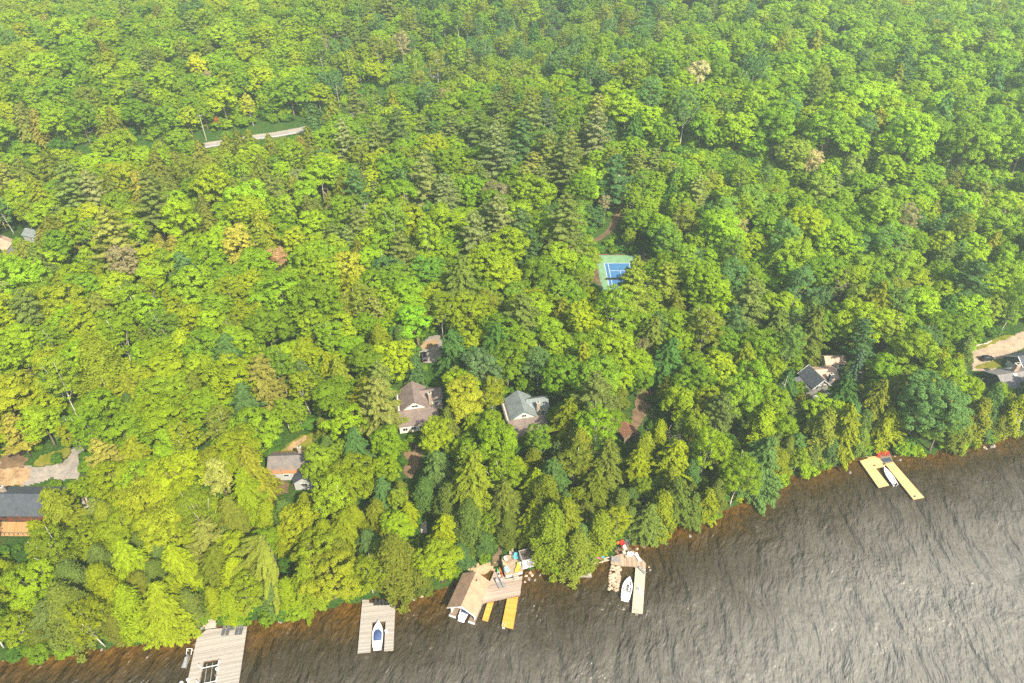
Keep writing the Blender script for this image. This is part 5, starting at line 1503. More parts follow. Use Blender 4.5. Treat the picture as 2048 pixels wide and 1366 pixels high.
vis([(1186, 476), (1212, 456), (1226, 430), (1232, 395), (1242, 395), (1240, 430), (1226, 462), (1192, 484)], LANE[2][1] - 4)
vis([(492, 275), (600, 252), (597, 266), (560, 270), (520, 278)], G(540, 272)[1] - 3)
vis([(400, 236), (414, 236), (420, 282), (406, 284)], G(413, 281)[1] - 1)
vis([(584, 866), (640, 866), (634, 888), (606, 905), (572, 905)], G(605, 890)[1] - 3)
vis([(808, 900), (842, 890), (846, 930), (828, 962), (808, 950)], G(825, 930)[1] - 3)
vis([(842, 1036), (858, 1036), (858, 1068), (842, 1068)], G(848, 1060)[1] - 1)
vis([(536, 965), (566, 952), (566, 992), (540, 996)], G(556, 980)[1] - 3)
# waterside things
vis([(926, 1146), (945, 1128), (1000, 1128), (1000, 1098), (1008, 1098), (1050, 1102), (1076, 1112), (1078, 1128), (1050, 1140), (1046, 1190), (1030, 1260), (880, 1260)], 118)
vis([(992, 1070), (1006, 1070), (1002, 1128), (986, 1128)], G(998, 1095)[1] - 1)
vis([(1176, 1126), (1180, 1104), (1208, 1104), (1222, 1112), (1234, 1084), (1262, 1080), (1296, 1126), (1294, 1230), (1214, 1190), (1214, 1130)], 118)
vis([(392, 1276), (410, 1258), (438, 1236), (436, 1252), (496, 1250), (490, 1300), (380, 1366), (368, 1366)], 100)
vis([(720, 1198), (795, 1198), (790, 1310), (712, 1310)], 105)
vis([(1716, 922), (1736, 912), (1752, 905), (1786, 902), (1790, 925), (1850, 998), (1755, 980)], 150)
vis([(-5, 472), (22, 477), (24, 490), (-5, 498)], G(2, 486)[1] + 4)
vis([(46, 455), (68, 454), (68, 466), (46, 468)], G(58, 464)[1] + 3)
VIS_NP = VIS
_trees = []        # dict(x, y, kind, var, s, rz, tint, label, hero)
BLOCK = [[tuple(p[:2]) for p in pts_px([(1944, 745), (1944, 692), (2040, 646), (2190, 610), (2260, 690), (2190, 760)], 9)]]         # footprints of buildings (world polygon)
def rect(p, rz, x0, x1, y0, y1):
    c, s = math.cos(rz), math.sin(rz)
    return [(p[0] + c * a - s * b, p[1] + s * a + c * b) for a, b in ((x0, y0), (x1, y0), (x1, y1), (x0, y1))]
BLOCK += [rect(H1, .21, -7, 10, -7, 10), rect(H2, .21, -7, 10, -7, 10), rect(H3, .05, -6.5, 9, -6, 9), rect(H4, 0, -16, 9, -6, 10), rect(H5, .52, -9, 11, -7, 10),
          rect(SHED, .06, -4, 4.5, -2, 5), rect(GAR, .3, -2, 14, -6, 6), rect(LH, .2, -2, 22, -6, 6), rect(HUT, .35, -3, 3, -2, 5), rect(c0, math.atan2(ux[1], ux[0]), -1.5, 19.5, -37, 3),
          [tuple(p[:2]) for p in pts_px([(905, 1190), (945, 1135), (1000, 1128), (1004, 1095), (1050, 1098), (1082, 1112), (1060, 1140), (1046, 1190)], 1)],
          [tuple(p[:2]) for p in pts_px([(1214, 1112), (1240, 1088), (1262, 1080), (1298, 1126), (1270, 1140), (1210, 1132)], 1)]]

_sd = np.array([math.cos(R(SUN_AZ)), math.sin(R(SUN_AZ))]); _sn = np.array([-_sd[1], _sd[0]])
for q_, w_, l_ in ((SHED[:2], 4.5, 15),):
    BLOCK.append([tuple(np.array(q_) + _sn * a + _sd * b_) for a, b_ in ((-w_, 0), (w_, 0), (w_, l_), (-w_, l_))])
def block_mask(x, y, pad=0):
    b = np.zeros(np.shape(x), bool)
    for poly in BLOCK + FOOT:
        b |= pip(poly, x, y)
    b |= seg_dist(HWY, x, y) < np.where(x > -50, 6.2, 7.8)
    b |= seg_dist(CUT, x, y) < 3.6
    b |= seg_dist(LANE, x, y) < 2.8
    return b

def hides(x, y, z, H, rad, kind):
    """does a tree standing there hide something that must show?"""
    if kind in ('hemlock_tree', 'cedar_tree', 'spruce_tree'): samples = ((.12, .9), (.35, .75), (.6, .5), (.82, .28), (.97, .08))
    elif kind == 'pine_tree': samples = ((.35, .5), (.5, .9), (.7, .8), (.88, .45), (.98, .15))
    elif kind == 'shrub': samples = ((.5, .9),)
    else: samples = ((.32, .75), (.5, .98), (.7, .95), (.88, .6), (.97, .25))
    for f, k in samples:
        u, v, zc = proj(x, y, z + f * H)
        r_ = rad * k * FPX / zc
        for poly, yy in VIS_NP:
            if y - .5 * rad > yy + 1: continue
            n = 8
            a = np.arange(n) * 2 * PI / n
            uu = np.append(u + .95 * r_ * np.cos(a), u); vv = np.append(v + .9 * r_ * np.sin(a), v)
            xs_ = [p[0] for p in poly]; ys_ = [p[1] for p in poly]
            if uu.max() < min(xs_) or uu.min() > max(xs_) or vv.max() < min(ys_) or vv.min() > max(ys_): continue
            if pip(poly, uu, vv).any(): return True
            if (np.hypot(np.array(xs_) - u, np.array(ys_) - v) < r_ * .8).any(): return True
    return False

def hero(px, py, kind, s, tint, label=None, var=None, frac=.62, rz=None, name=None):
    k = PROTO[kind]; vi = (len(_trees) % len(k)) if var is None else var
    s *= 1.15; H = k[vi][3] * s
    p = G(px, py, frac * H)
    _trees.append(dict(x=p[0], y=p[1], kind=kind, var=vi, s=s, rz=rz if rz is not None else RNG.uniform(0, 6.28), tint=tint, label=label, hero=True, sz=1.0, name=name))

for a in [
    (545, 1108, 'old_pine', 1.0, (.155, .185, .022), 'old wind-combed pine with long drooping plumes above the shore', 0, .55, 0.2, 'old_pine'),
    (1712, 740, 'spruce_tree', 1.05, (.05, .085, .045), 'dark pointed spruce beside the small pale shed', 0, .5),
    (1262, 580, 'pine_tree', 1.0, (.15, .20, .02), 'bright yellow-green pine in front of the tennis court', 1, .66),
    (830, 640, 'maple_tree', .95, (.115, .23, .012), 'vivid green maple uphill from the parked dark car', 1),
    (855, 545, 'oak_tree', 1.0, (.075, .155, .016), 'large rounded green tree left of the tennis court beyond the vivid maple', 0),
    (962, 735, 'oak_tree', .95, (.075, .125, .045), 'soft blue-green tree between and behind the two cottages', 1),
    (985, 790, 'birch_tree', .95, (.14, .165, .010), 'golden green tree just left of the blue-grey cottage', 0),
    (935, 800, 'maple_tree', 1.0, (.20, .22, .015), 'yellow-green maple between the two cottages', 2),
    (1195, 760, 'oak_tree', 1.15, (.11, .185, .014), 'big billowing green tree between the blue-grey cottage and the dirt path', 2),
    (874, 872, 'maple_tree', .8, (.16, .21, .009), 'yellow-green maple on the lake side of the brown cottage', 4), (1078, 880, 'birch_tree', .8, (.10, .17, .012), 'slender light tree on the lake side of the blue-grey cottage', 2),
    (1292, 548, 'maple_tree', .62, (.09, .16, .01), None, 5), (1268, 556, 'pine_tree', .9, (.15, .19, .018), None, 3), (1226, 600, 'maple_tree', .6, (.13, .19, .01), None, 6), (1205, 610, 'birch_tree', .6, (.1, .16, .012), None, 4),
    (452, 292, 'hemlock_tree', .9, (.12, .14, .015), None, 0), (545, 290, 'hemlock_tree', .8, (.12, .14, .015), None, 1), (625, 268, 'birch_tree', 1.0, (.06, .115, .03), None, 3),
    (1080, 730, 'birch_tree', 1.0, (.07, .125, .035), 'slender white-stemmed birch behind the blue-grey cottage', 1),
    (760, 810, 'pine_tree', .95, (.17, .19, .04), 'drooping pale pine left of the brown cottage', 2),
    (1150, 1098, 'cedar_tree', 1.0, (.135, .17, .018), 'leaning pale cedar over the half-hidden old dock', 1),
    (1100, 1050, 'cedar_tree', 1.25, (.12, .165, .012), None, 2), (1198, 1050, 'cedar_tree', 1.1, (.13, .17, .012), None, 0), (1128, 1030, 'hemlock_tree', 1.0, (.14, .17, .012), None, 2),
    (1690, 840, 'hemlock_tree', 1.15, (.15, .18, .010), 'tall bright hemlock uphill from the yellow timber dock', 0),
    (1640, 850, 'cedar_tree', 1.2, (.125, .15, .018), 'broad cedar left of the tall bright hemlock by the slate-roofed house', 2),
    (1850, 800, 'oak_tree', 1.25, (.065, .125, .032), 'massive shady green tree right of the yellow dock', 3),
    (1885, 850, 'oak_tree', .85, (.075, .125, .018), 'dark green spreading tree over the water right of the yellow dock', 1),
    (1980, 492, 'hemlock_tree', .8, (.17, .18, .012), 'yellowing hemlock high on the right above the gravel yard', 2),
    (940, 960, 'hemlock_tree', 1.2, (.15, .19, .014), 'tall hemlock uphill from the boathouse roof', 3),
    (1000, 440, 'pine_tree', 1.15, (.14, .165, .05), 'tallest feathery pine in the pine stand left of the lane', 0),
    (950, 470, 'pine_tree', 1.05, (.13, .16, .05), None, 1),
    (1000, 300, 'pine_tree', 1.15, (.11, .15, .05), None, 2),
    (850, 360, 'pine_tree', 1.1, (.14, .165, .045), None, 3),
    (890, 395, 'pine_tree', 1.1, (.12, .15, .05), None, 0),
    (1195, 265, 'pine_tree', 1.1, (.14, .165, .06), 'pale feathery pine at the end of the cleared strip', 1),
    (1095, 240, 'pine_tree', 1.0, (.075, .11, .05), None, 2),
    (190, 390, 'pine_tree', 1.1, (.15, .165, .055), 'pale tiered pine at the left above the olive hemlocks', 0),
    (690, 280, 'pine_tree', .95, (.15, .18, .06), 'pale drooping pine right of the highway', 3),
    (395, 135, 'maple_tree', 1.0, (.24, .26, .012), 'brightest yellow-green maple far back on the left hillside', 0),
    (497, 212, 'birch_tree', .9, (.22, .24, .014), 'lone bright tree with a bare stem at the highway edge', 1),
    (865, 235, 'maple_tree', .9, (.20, .24, .012), None, 2), (1180, 370, 'maple_tree', 1.1, (.15, .24, .012), 'bright green maple beside the narrow lane', 3),
    (1735, 95, 'birch_tree', .45, (.26, .22, .012), 'small clear yellow tree far back on the right', 0), (1565, 138, 'birch_tree', .4, (.26, .23, .012), 'tiny yellow tree far back right of centre', 1),
    (1690, 75, 'birch_tree', .45, (.28, .23, .03), None, 1), (968, 22, 'birch_tree', .7, (.22, .23, .02), None, 0), (2035, 125, 'birch_tree', .35, (.20, .12, .04), 'reddish tree at the far right edge of the wood', 2),
    (433, 243, 'birch_tree', .35, (.26, .07, .03), 'small reddish tree by the highway left of the bend', 2), (2030, 418, 'birch_tree', .45, (.25, .22, .012), 'small yellow tree at the right edge above the gravel yard', 3),
    (690, 540, 'maple_tree', 1.1, (.20, .215, .016), None, 3), (475, 490, 'oak_tree', 1.0, (.22, .21, .03), 'pale yellow-green dome of a tree left of the brown crown', 1),
    (215, 590, 'maple_tree', .85, (.17, .235, .012), 'vivid small-crowned maple with a bare pale stem on the left', 0, .82),
    (595, 360, 'oak_tree', .75, (.12, .15, .05), None, 2), (440, 955, 'maple_tree', .8, (.22, .24, .05), 'pale flecked maple left of the leaf-strewn cottage', 1),
    (1750, 590, 'maple_tree', 1.05, (.085, .15, .016), 'round deep green maple right of the bare grey trees', 2), (1480, 800, 'oak_tree', 1.0, (.12, .19, .014), None, 1),
    (1330, 480, 'oak_tree', 1.1, (.085, .155, .018), None, 0), (1450, 430, 'oak_tree', 1.05, (.085, .15, .022), None, 1), (1500, 400, 'oak_tree', 1.05, (.1, .165, .02), None, 2),
    (1590, 310, 'oak_tree', 1.0, (.12, .165, .02), None, 3), (1640, 380, 'oak_tree', 1.05, (.12, .17, .02), None, 0), (1700, 340, 'oak_tree', 1.0, (.12, .165, .025), None, 1),
    (1330, 560, 'pine_tree', .8, (.15, .19, .02), None, 2), (1130, 580, 'maple_tree', .9, (.11, .18, .014), None, 3), (1030, 600, 'maple_tree', .95, (.1, .17, .014), None, 0),
    (110, 1010, 'hemlock_tree', .95, (.145, .175, .012), 'yellow-green hemlock in front of the red log house', 1), (30, 790, 'maple_tree', 1.0, (.18, .205, .01), 'bright golden maple at the left edge above the gravel drive', 2),
    (640, 925, 'maple_tree', .8, (.14, .20, .012), 'bright maple covering the right half of the leaf-strewn cottage', 3), (500, 930, 'hemlock_tree', .95, (.17, .18, .014), None, 2),
]: hero(*a)
# dry and dead crowns
for a in [(553, 520, 'withered_tree', 1.0, (.27, .17, .09), 'round dead brown crown among the green maples', 0), (1472, 455, 'withered_tree', 1.0, (.19, .19, .06), 'thin greyish crown among billowing trees on the right', 0),
          (1135, 495, 'withered_tree', .3, (.30, .19, .12), 'small dry brown crown left of the tennis court', 0),
          (1910, 400, 'withered_tree', .8, (.17, .17, .06), None, 0), (270, 235, 'withered_tree', .8, (.16, .16, .06), None, 0)]: hero(*a)

# ------------------------------------------------------------------ random filling
def kind_mix(d, px, py):
    """shares of maple, oak, birch, hemlock, pine, cedar at distance d from the shore"""
    if d < 9: return (.10, .0, .14, .22, .02, .52)
    if d < 26: return (.18, .06, .12, .40, .06, .18) if px < 1500 else (.2, .12, .12, .3, .04, .22)
    if py > 560:
        return (.50, .20, .12, .12, .05, .01) if px < 760 else (.42, .26, .16, .10, .04, .02)
    if py > 230:
        if 690 < px < 1240: return (.40, .14, .14, .04, .28, 0)
        if px <= 690: return (.40, .14, .12, .26, .08, 0) if py < 480 else (.54, .18, .12, .12, .04, 0)
        return (.30, .46, .14, .06, .04, 0)
    if 640 < px < 1330 and py < 190: return (.22, .12, .58, .05, .03, 0)
    return (.50, .30, .15, .03, .02, 0)
KINDS = ['maple_tree', 'oak_tree', 'birch_tree', 'hemlock_tree', 'pine_tree', 'cedar_tree']
def pick_tint(kind, d, px, py):
    warm = np.clip((1150 - px) / 1100, -.6, 1) * .5 + np.clip((py - 420) / 700, -.3, .7) * .55 + (.25 if d < 26 else 0)  # species tone near shore; sun warmth leftwards and nearer put into tints
    r_ = RNG.random() * .95 + warm * .42 - .12
    if kind in ('maple_tree', 'oak_tree'):
        seq = [G1, G1, LG, LG, YG, HY]
    elif kind == 'birch_tree': seq = [BG, G1, LG, OL, LG, HY]
    elif kind == 'pine_tree': seq = [BG, PN, PN, PN, (.16, .175, .03), (.19, .19, .03)]
    else: seq = [DG, BG, (.085, .125, .02), OL, HY, YG]
    if kind == 'hemlock_tree' and px < 720 and py < 520: seq = [OL, (.10, .12, .02), OL, (.15, .14, .022), OL, HY]
    q = np.clip(r_, 0, .999) * (len(seq) - 1); i = int(q); f = q - i
    c = np.array(seq[i]) * (1 - f) + np.array(seq[min(i + 1, len(seq) - 1)]) * f
    u = RNG.random()
    if kind in ('maple_tree', 'birch_tree') and d > 150 and u < .004: c = np.array((.17, .19, .012))
    elif kind in ('maple_tree', 'birch_tree') and d > 60 and u < .014: c = np.array((.20, .18, .09)) * RNG.uniform(.7, 1.1)
    return tuple(c * RNG.uniform(.85, 1.15) * np.array([RNG.uniform(.92, 1.08), 1, RNG.uniform(.9, 1.2)]))

cell = 4.0; occ = {}
def near_ok(x, y, r_, fac=.45):
    i, j = int(x // cell), int(y // cell); k = int(math.ceil((r_ + 5) / cell))
    for a in range(i - k, i + k + 1):
        for b in range(j - k, j + k + 1):
            for (u, v, q) in occ.get((a, b), ()):
                if (u - x) ** 2 + (v - y) ** 2 < ((r_ + q) * fac) ** 2: return False
    return True
def occupy(x, y, r_): occ.setdefault((int(x // cell), int(y // cell)), []).append((x, y, r_))
SPACE = dict(maple_tree=6.8, oak_tree=7.8, birch_tree=5.2, hemlock_tree=5.4, pine_tree=6.6, cedar_tree=3.7, spruce_tree=4.5, old_pine=9, withered_tree=4.5, shrub=2)
for t in _trees: occupy(t['x'], t['y'], SPACE[t['kind']] * t['s'])

def try_tree(x, y, d, small=False):
    z = float(T(x, y))
    px, py, zc = proj(x, y, z + 10)
    if not (-420 < px < 2500 and -170 < py < 1500): return
    mix = np.array(kind_mix(d, px, py)); kind = KINDS[RNG.choice(6, p=mix / mix.sum())]
    s = (RNG.uniform(.7, 1.1) if RNG.random() < .3 else RNG.uniform(1.0, 1.5)) * (1.0 if d > 12 else .92)
    if small: s *= .55
    if d < 60: s = min(s, 1.2)
    if kind == 'cedar_tree': s *= RNG.uniform(.8, 1.25)
    if y > 360: s *= .88
    if 640 < px < 1330 and py < 190 and kind == 'birch_tree': s *= 1.15
    cutd = y - np.interp(x, CUT[:, 0], CUT[:, 1])
    if x > CUT[1, 0] and -45 < cutd < 0: s *= .72
    if x > CUT[1, 0] and 0 < cutd < 20: s *= 1.12
    sp_ = SPACE[kind] * s
    if not near_ok(x, y, sp_): return
    var = int(RNG.integers(len(PROTO[kind]))); H = PROTO[kind][var][3] * s; rad = PROTO[kind][var][4] * s
    if y < 330 and hides(x, y, z, H, rad, kind): return
    if y >= 330 and hides(x, y, z, H, rad * .8, kind): return
    occupy(x, y, sp_)
    _trees.append(dict(x=x, y=y, kind=kind, var=var, s=s, rz=RNG.uniform(0, 6.28), tint=pick_tint(kind, d, px, py), label=None, hero=False, sz=RNG.uniform(.8, 1.02), name=None))

def cand(n, x0, x1, y0, y1):
    x = RNG.uniform(x0, x1, n); y = RNG.uniform(y0, y1, n)
    d = (y - shore_y(x)) * .93
    keep = (d > .5) & ~block_mask(x, y) & (np.abs(x) < .80 * (y * cp + 110) + 45)
    return x[keep], y[keep], d[keep]
for i in range(5000):       # the trees that lean out over the water first
    x = RNG.uniform(-185, 225); d = RNG.uniform(.2, 3.2); y = float(shore_y(x)) + d
    if not block_mask(np.array([x]), np.array([y]))[0]: try_tree(float(x), y, d)
for n, box, small in ((9000, (-210, 250, 70, 190), 0), (14000, (-330, 330, 150, 330), 0), (22000, (-480, 500, 320, 690), 0), (3500, (-190, 230, 70, 200), 1), (3500, (-260, 260, 180, 300), 1)):
    for x, y, d in zip(*cand(n, *box)): try_tree(float(x), float(y), float(d), small)
# shore fringe: shrubs leaning over the water line
for i in range(2200):
    x = RNG.uniform(-190, 225); y = float(shore_y(x)) + RNG.uniform(.0, 1.0) ** 1.6 * 6 + .1
    if block_mask(np.array([x]), np.array([y]))[0]: continue
    s = RNG.uniform(.7, 1.5)
    if not near_ok(x, y, 1.4 * s): continue
    if hides(x, y, float(T(x, y)), 2.6 * s, 1.9 * s, 'shrub'): continue
    occupy(x, y, 1.4 * s)
    c = np.array([G1, G1, DG, LG][int(RNG.integers(4))]) * RNG.uniform(.85, 1.1)
    _trees.append(dict(x=x, y=y, kind='shrub', var=int(RNG.integers(3)), s=s, rz=RNG.uniform(0, 6.28), tint=tuple(c), label=None, hero=False, sz=1, name=None))
# scrub in the cleared strip and along the highway
for i in range(5600):
    line = (CUT, HWY)[i % 2]; t_ = RNG.random() * (len(line) - 1.001); j = int(t_); q = line[j] + (line[j + 1] - line[j]) * (t_ - j)
    x, y = q + RNG.normal(size=2) * (5 if i % 2 == 0 else 11)
    if i % 2 and abs(seg_dist(HWY, np.array([x]), np.array([y]))[0]) < 7.2: continue
    s = RNG.uniform(.6, 1.9)
    if not near_ok(x, y, 1.5 * s, .25) or hides(x, y, float(T(x, y)), 2.6 * s, 1.9 * s, 'shrub'): continue
    occupy(x, y, 1.5 * s)
    _trees.append(dict(x=float(x), y=float(y), kind='shrub', var=int(RNG.integers(3)), s=s, rz=RNG.uniform(0, 6.28), tint=tuple(np.array([G1, LG, DG][int(RNG.integers(3))]) * .9), label=None, hero=False, sz=1, name='undergrowth'))
# undergrowth in the gaps of the wood
for i in range(5200):
    x = RNG.uniform(-170, 210); y = RNG.uniform(78, 290); d = (y - float(shore_y(x))) * .93
    if d < 1.5 or block_mask(np.array([x]), np.array([y]))[0]: continue
    if not near_ok(x, y, 1.0, .22): continue
    s = RNG.uniform(.6, 1.3)
    z = float(T(x, y)); px, py, _ = proj(x, y, z)
    if not (-60 < px < 2110 and py < 1420) or hides(x, y, z, 2.6 * s, 1.9 * s, 'shrub'): continue
    occupy(x, y, 1.8)
    _trees.append(dict(x=x, y=y, kind='shrub', var=int(RNG.integers(3)), s=s, rz=RNG.uniform(0, 6.28), tint=tuple(np.array(DG if RNG.random() < .7 else G1) * RNG.uniform(.8, 1.1)), label=None, hero=False, sz=1, name='undergrowth'))

# ------------------------------------------------------------------ objects and labels
LAND = [('boathouse', 935, 1190), ('raised deck', 1025, 1125), ('old dock', 1150, 1145), ('stone crib', 1230, 1150), ('angular deck', 1262, 1112), ('yellow dock', 1775, 930), ('U-shaped dock', 755, 1225),
        ('hoist dock', 440, 1270), ('red log house', 60, 1000), ('gravel drive', 125, 930), ('leaf-strewn cottage', 572, 930), ('brown cottage', 835, 800), ('worn lawn', 825, 930), ('blue-grey cottage', 1052, 815), ('dirt path', 1290, 780),
        ('small hut', 1264, 866), ('slate-roofed house', 1635, 752), ('pale shed', 1668, 720), ('dark blue house', 2010, 735), ('gravel yard', 1985, 700), ('parked dark car', 850, 712), ('tennis court', 1235, 545), ('narrow lane', 1238, 400),
        ('highway', 540, 268), ('brown dead crown', 553, 520), ('vivid green maple', 830, 640), ('pink cabin roof', 5, 485), ('cleared strip', 1700, 352), ('far highway bend', 865, 160), ('wind-combed pine', 545, 1108),
        ('bare forked snag', 651, 368), ('bare grey trees', 1712, 575), ('yellowing hemlock', 1980, 492), ('forked pale snag', 72, 595), ('tall feathery pine', 1000, 430), ('pale tiered pine', 190, 390)]
ORD = ['', 'second ', 'third ', 'fourth ', 'fifth ', 'sixth ', 'seventh ', 'eighth ', 'ninth ', 'tenth ', 'eleventh ', 'twelfth ']
def ordw(i):
    if i < 12: return ORD[i]
    n = i + 1
    return f"{n}{'th' if 10 <= n % 100 <= 20 else {1: 'st', 2: 'nd', 3: 'rd'}.get(n % 10, 'th')} "
_rank = {}
def tint_word(c):
    c = np.array(c); b = None
    for w_, t in TINT_WORD:
        d = np.linalg.norm(c / np.linalg.norm(c) - np.array(t) / np.linalg.norm(t)) + .35 * abs(math.log(np.linalg.norm(c) / np.linalg.norm(t)))
        if b is None or d < b[0]: b = (d, w_)
    return b[1]
def place_key(px, py):
    L_ = min(LAND, key=lambda q: (q[1] - px) ** 2 + ((q[2] - py) * 1.25) ** 2)
    dx, dy = px - L_[1], (py - L_[2]) * 1.25
    side = ('right of' if dx > 0 else 'left of') if abs(dx) > abs(dy) else ('uphill from' if dy < 0 else 'downhill from')
    return side, L_[0], math.hypot(dx, dy)

NOUN = dict(maple_tree='maple', oak_tree='billowing broadleaf', birch_tree='slender tree', hemlock_tree='hemlock', pine_tree='pine', cedar_tree='cedar', spruce_tree='spruce', shrub='shrub', withered_tree='withered tree', old_pine='pine')
CATEG = 'tree'
for t in _trees:
    t['tint0'] = t['tint']; t['sx'], t['sy'] = RNG.uniform(.88, 1.16, 2)
    t['z'] = float(T(t['x'], t['y'])); k = PROTO[t['kind']][t['var']]
    u, v, zc = proj(t['x'], t['y'], t['z'] + .72 * k[3] * t['s'])
    t['px'], t['py'], t['zc'] = float(u), float(v), float(zc)
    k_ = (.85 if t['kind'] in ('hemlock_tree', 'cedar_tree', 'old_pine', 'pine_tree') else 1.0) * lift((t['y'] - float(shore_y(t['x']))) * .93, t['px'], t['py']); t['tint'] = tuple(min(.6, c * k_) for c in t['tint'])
    t['seen'] = -15 < u < 2063 and -12 < v < 1380
    t['size'] = k[3] * t['s'] / zc
LIMIT = dict(maple_tree=290, oak_tree=250, birch_tree=250, hemlock_tree=250, pine_tree=200, cedar_tree=170, spruce_tree=20, shrub=200, withered_tree=40, old_pine=2)
single, rest = [], []
for kind in PROTO:
    c = sorted([t for t in _trees if t['kind'] == kind and t['seen'] and t['name'] != 'undergrowth'], key=lambda t: (not t['hero'], -t['size']))
    single += c[:LIMIT[kind]]
ids = set(id(t) for t in single)
rest = [t for t in _trees if id(t) not in ids]
# labels: rank by distance to the nearest landmark among the trees of the same kind and colour
buck = {}
for t in single:
    if t['label']: continue
    side, lm, dist = place_key(t['px'], t['py'])
    t['tw'] = tint_word(t['tint0'])
    buck.setdefault((t['kind'], t['tw'], side, lm), []).append((dist, t))
for (kind, tw, side, lm), arr in buck.items():
    arr.sort(key=lambda q: q[0])
    for i, (_, t) in enumerate(arr):
        t['label'] = f"{tw} {NOUN[kind]} {side} the {lm}, {ordw(i)}nearest to it" if len(arr) > 1 else f"only {tw} {NOUN[kind]} just {side} the {lm}"
GROUPS = dict(maple_tree='maples of the wood', oak_tree='billowing broadleaf trees of the wood', birch_tree='birches and aspens of the wood', hemlock_tree='hemlocks of the wood', pine_tree='pines of the wood', cedar_tree='cedars along the shore', spruce_tree='spruces', shrub='shrubs along the water', withered_tree='dry crowns in the wood', old_pine='pines of the wood')
NEAR = 0.078
n_parts = 0
for t in single:
    crown, trunk, joined, hgt, rad = PROTO[t['kind']][t['var']]
    nm = t['name'] or t['kind']; sc = (t['s'] * t['sx'], t['s'] * t['sy'], t['s'] * t['sz'])
    lean = (RNG.normal() * .03, RNG.normal() * .03)
    if t['size'] > NEAR and t['kind'] != 'shrub' or t['hero']:
        o = bpy.data.objects.new(nm, None); o.empty_display_size = .2
        cr = bpy.data.objects.new('crown', crown); tr = bpy.data.objects.new('trunk', trunk)
        for q in (cr, tr): q.parent = o
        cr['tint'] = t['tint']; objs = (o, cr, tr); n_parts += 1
    else:
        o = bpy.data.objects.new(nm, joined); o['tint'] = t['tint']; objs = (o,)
    for q in objs: COL.objects.link(q)
    o.location = (t['x'], t['y'], t['z']); o.rotation_euler = (lean[0], lean[1], t['rz']); o.scale = sc
    tag(o, t['label'], 'shrub' if t['kind'] == 'shrub' else 'tree', GROUPS[t['kind']])

# the rest of the wood: one object
pcol = bpy.data.collections.new('forest_sources')
order = []
for kind in sorted(PROTO):
    for i, k in enumerate(PROTO[kind]):
        q = bpy.data.objects.new(f"z_{kind}_{i:02d}", k[2]); pcol.objects.link(q); order.append((kind, i, q.name))
order.sort(key=lambda q: q[2]); index = {(a, b): i for i, (a, b, _) in enumerate(order)}
me = bpy.data.meshes.new('forest'); n = len(rest)
me.vertices.add(n); me.vertices.foreach_set('co', np.array([(t['x'], t['y'], t['z']) for t in rest], np.float32).ravel())
def att(nm, ty, val, key='value'):
    a = me.attributes.new(nm, ty, 'POINT'); a.data.foreach_set(key, val)
att('pick', 'INT', np.array([index[(t['kind'], t['var'])] for t in rest], np.int32))
att('turn', 'FLOAT_VECTOR', np.array([(0, 0, t['rz']) for t in rest], np.float32).ravel(), 'vector')
att('size', 'FLOAT_VECTOR', np.array([(t['s'] * t['sx'], t['s'] * t['sy'], t['s'] * t['sz']) for t in rest], np.float32).ravel(), 'vector')
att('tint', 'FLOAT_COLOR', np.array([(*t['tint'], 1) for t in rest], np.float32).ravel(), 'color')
forest = bpy.data.objects.new('forest', me); COL.objects.link(forest)
tag(forest, 'mixed green forest running back over the hills behind the nearer trees', 'forest', None, 'stuff')
ng = bpy.data.node_groups.new('forest', 'GeometryNodeTree')
ng.interface.new_socket('Geometry', in_out='INPUT', socket_type='NodeSocketGeometry'); ng.interface.new_socket('Geometry', in_out='OUTPUT', socket_type='NodeSocketGeometry')
gi, go = ng.nodes.new('NodeGroupInput'), ng.nodes.new('NodeGroupOutput')
ip = ng.nodes.new('GeometryNodeInstanceOnPoints'); ci = ng.nodes.new('GeometryNodeCollectionInfo')
ci.inputs['Collection'].default_value = pcol; ci.inputs['Separate Children'].default_value = True; ci.inputs['Reset Children'].default_value = True
ip.inputs['Pick Instance'].default_value = True
def na(nm, ty):
    q = ng.nodes.new('GeometryNodeInputNamedAttribute'); q.data_type = ty; q.inputs['Name'].default_value = nm; return q.outputs['Attribute']
ng.links.new(gi.outputs[0], ip.inputs['Points']); ng.links.new(ci.outputs[0], ip.inputs['Instance'])
ng.links.new(na('pick', 'INT'), ip.inputs['Instance Index']); ng.links.new(na('turn', 'FLOAT_VECTOR'), ip.inputs['Rotation']); ng.links.new(na('size', 'FLOAT_VECTOR'), ip.inputs['Scale'])
ng.links.new(ip.outputs[0], go.inputs[0])
md = forest.modifiers.new('scatter', 'NODES'); md.node_group = ng

# ------------------------------------------------------------------ bare trees
DEADM = [dead_wood(31, 11, .28, 4), dead_wood(37, 10, .26, 4), dead_wood(41, 12, .22, 4, spread=.6)]
def dead(label, px, py, seed, H, r_, mat, frac=.7, rz=0, depth=4, straight=False, spread=.75, nmax=5):
    p = G(px, py, frac * H); m = dead_wood(seed, H, r_, depth, spread, straight, nmax)
    o = m.build('bare_tree', mat, None, loc=(p[0], p[1], float(T(p[0], p[1]))), rot=(0, 0, rz)); tag(o, label, 'tree', 'bare trees and snags')
dead('bleached forked snag with spreading bare limbs at the left', 72, 592, 3, 17, .34, M['dead_wood'], .86)
dead('tall bare grey tree cut by the left edge', 10, 690, 8, 18, .32, M['dead_wood'], .75, spread=.5, nmax=6)
dead('bare forked snag standing in a gap above the maples', 651, 372, 12, 17, .36, M['dead_wood'], .82, depth=2, nmax=4)
dead('larger bare grey tree with fine twigs on the right', 1700, 570, 15, 17, .26, M['dead_wood'], .72, nmax=6)
dead('smaller bare brown-grey tree below the larger one', 1735, 612, 19, 13, .22, M['dead_twig'], .8, nmax=6)
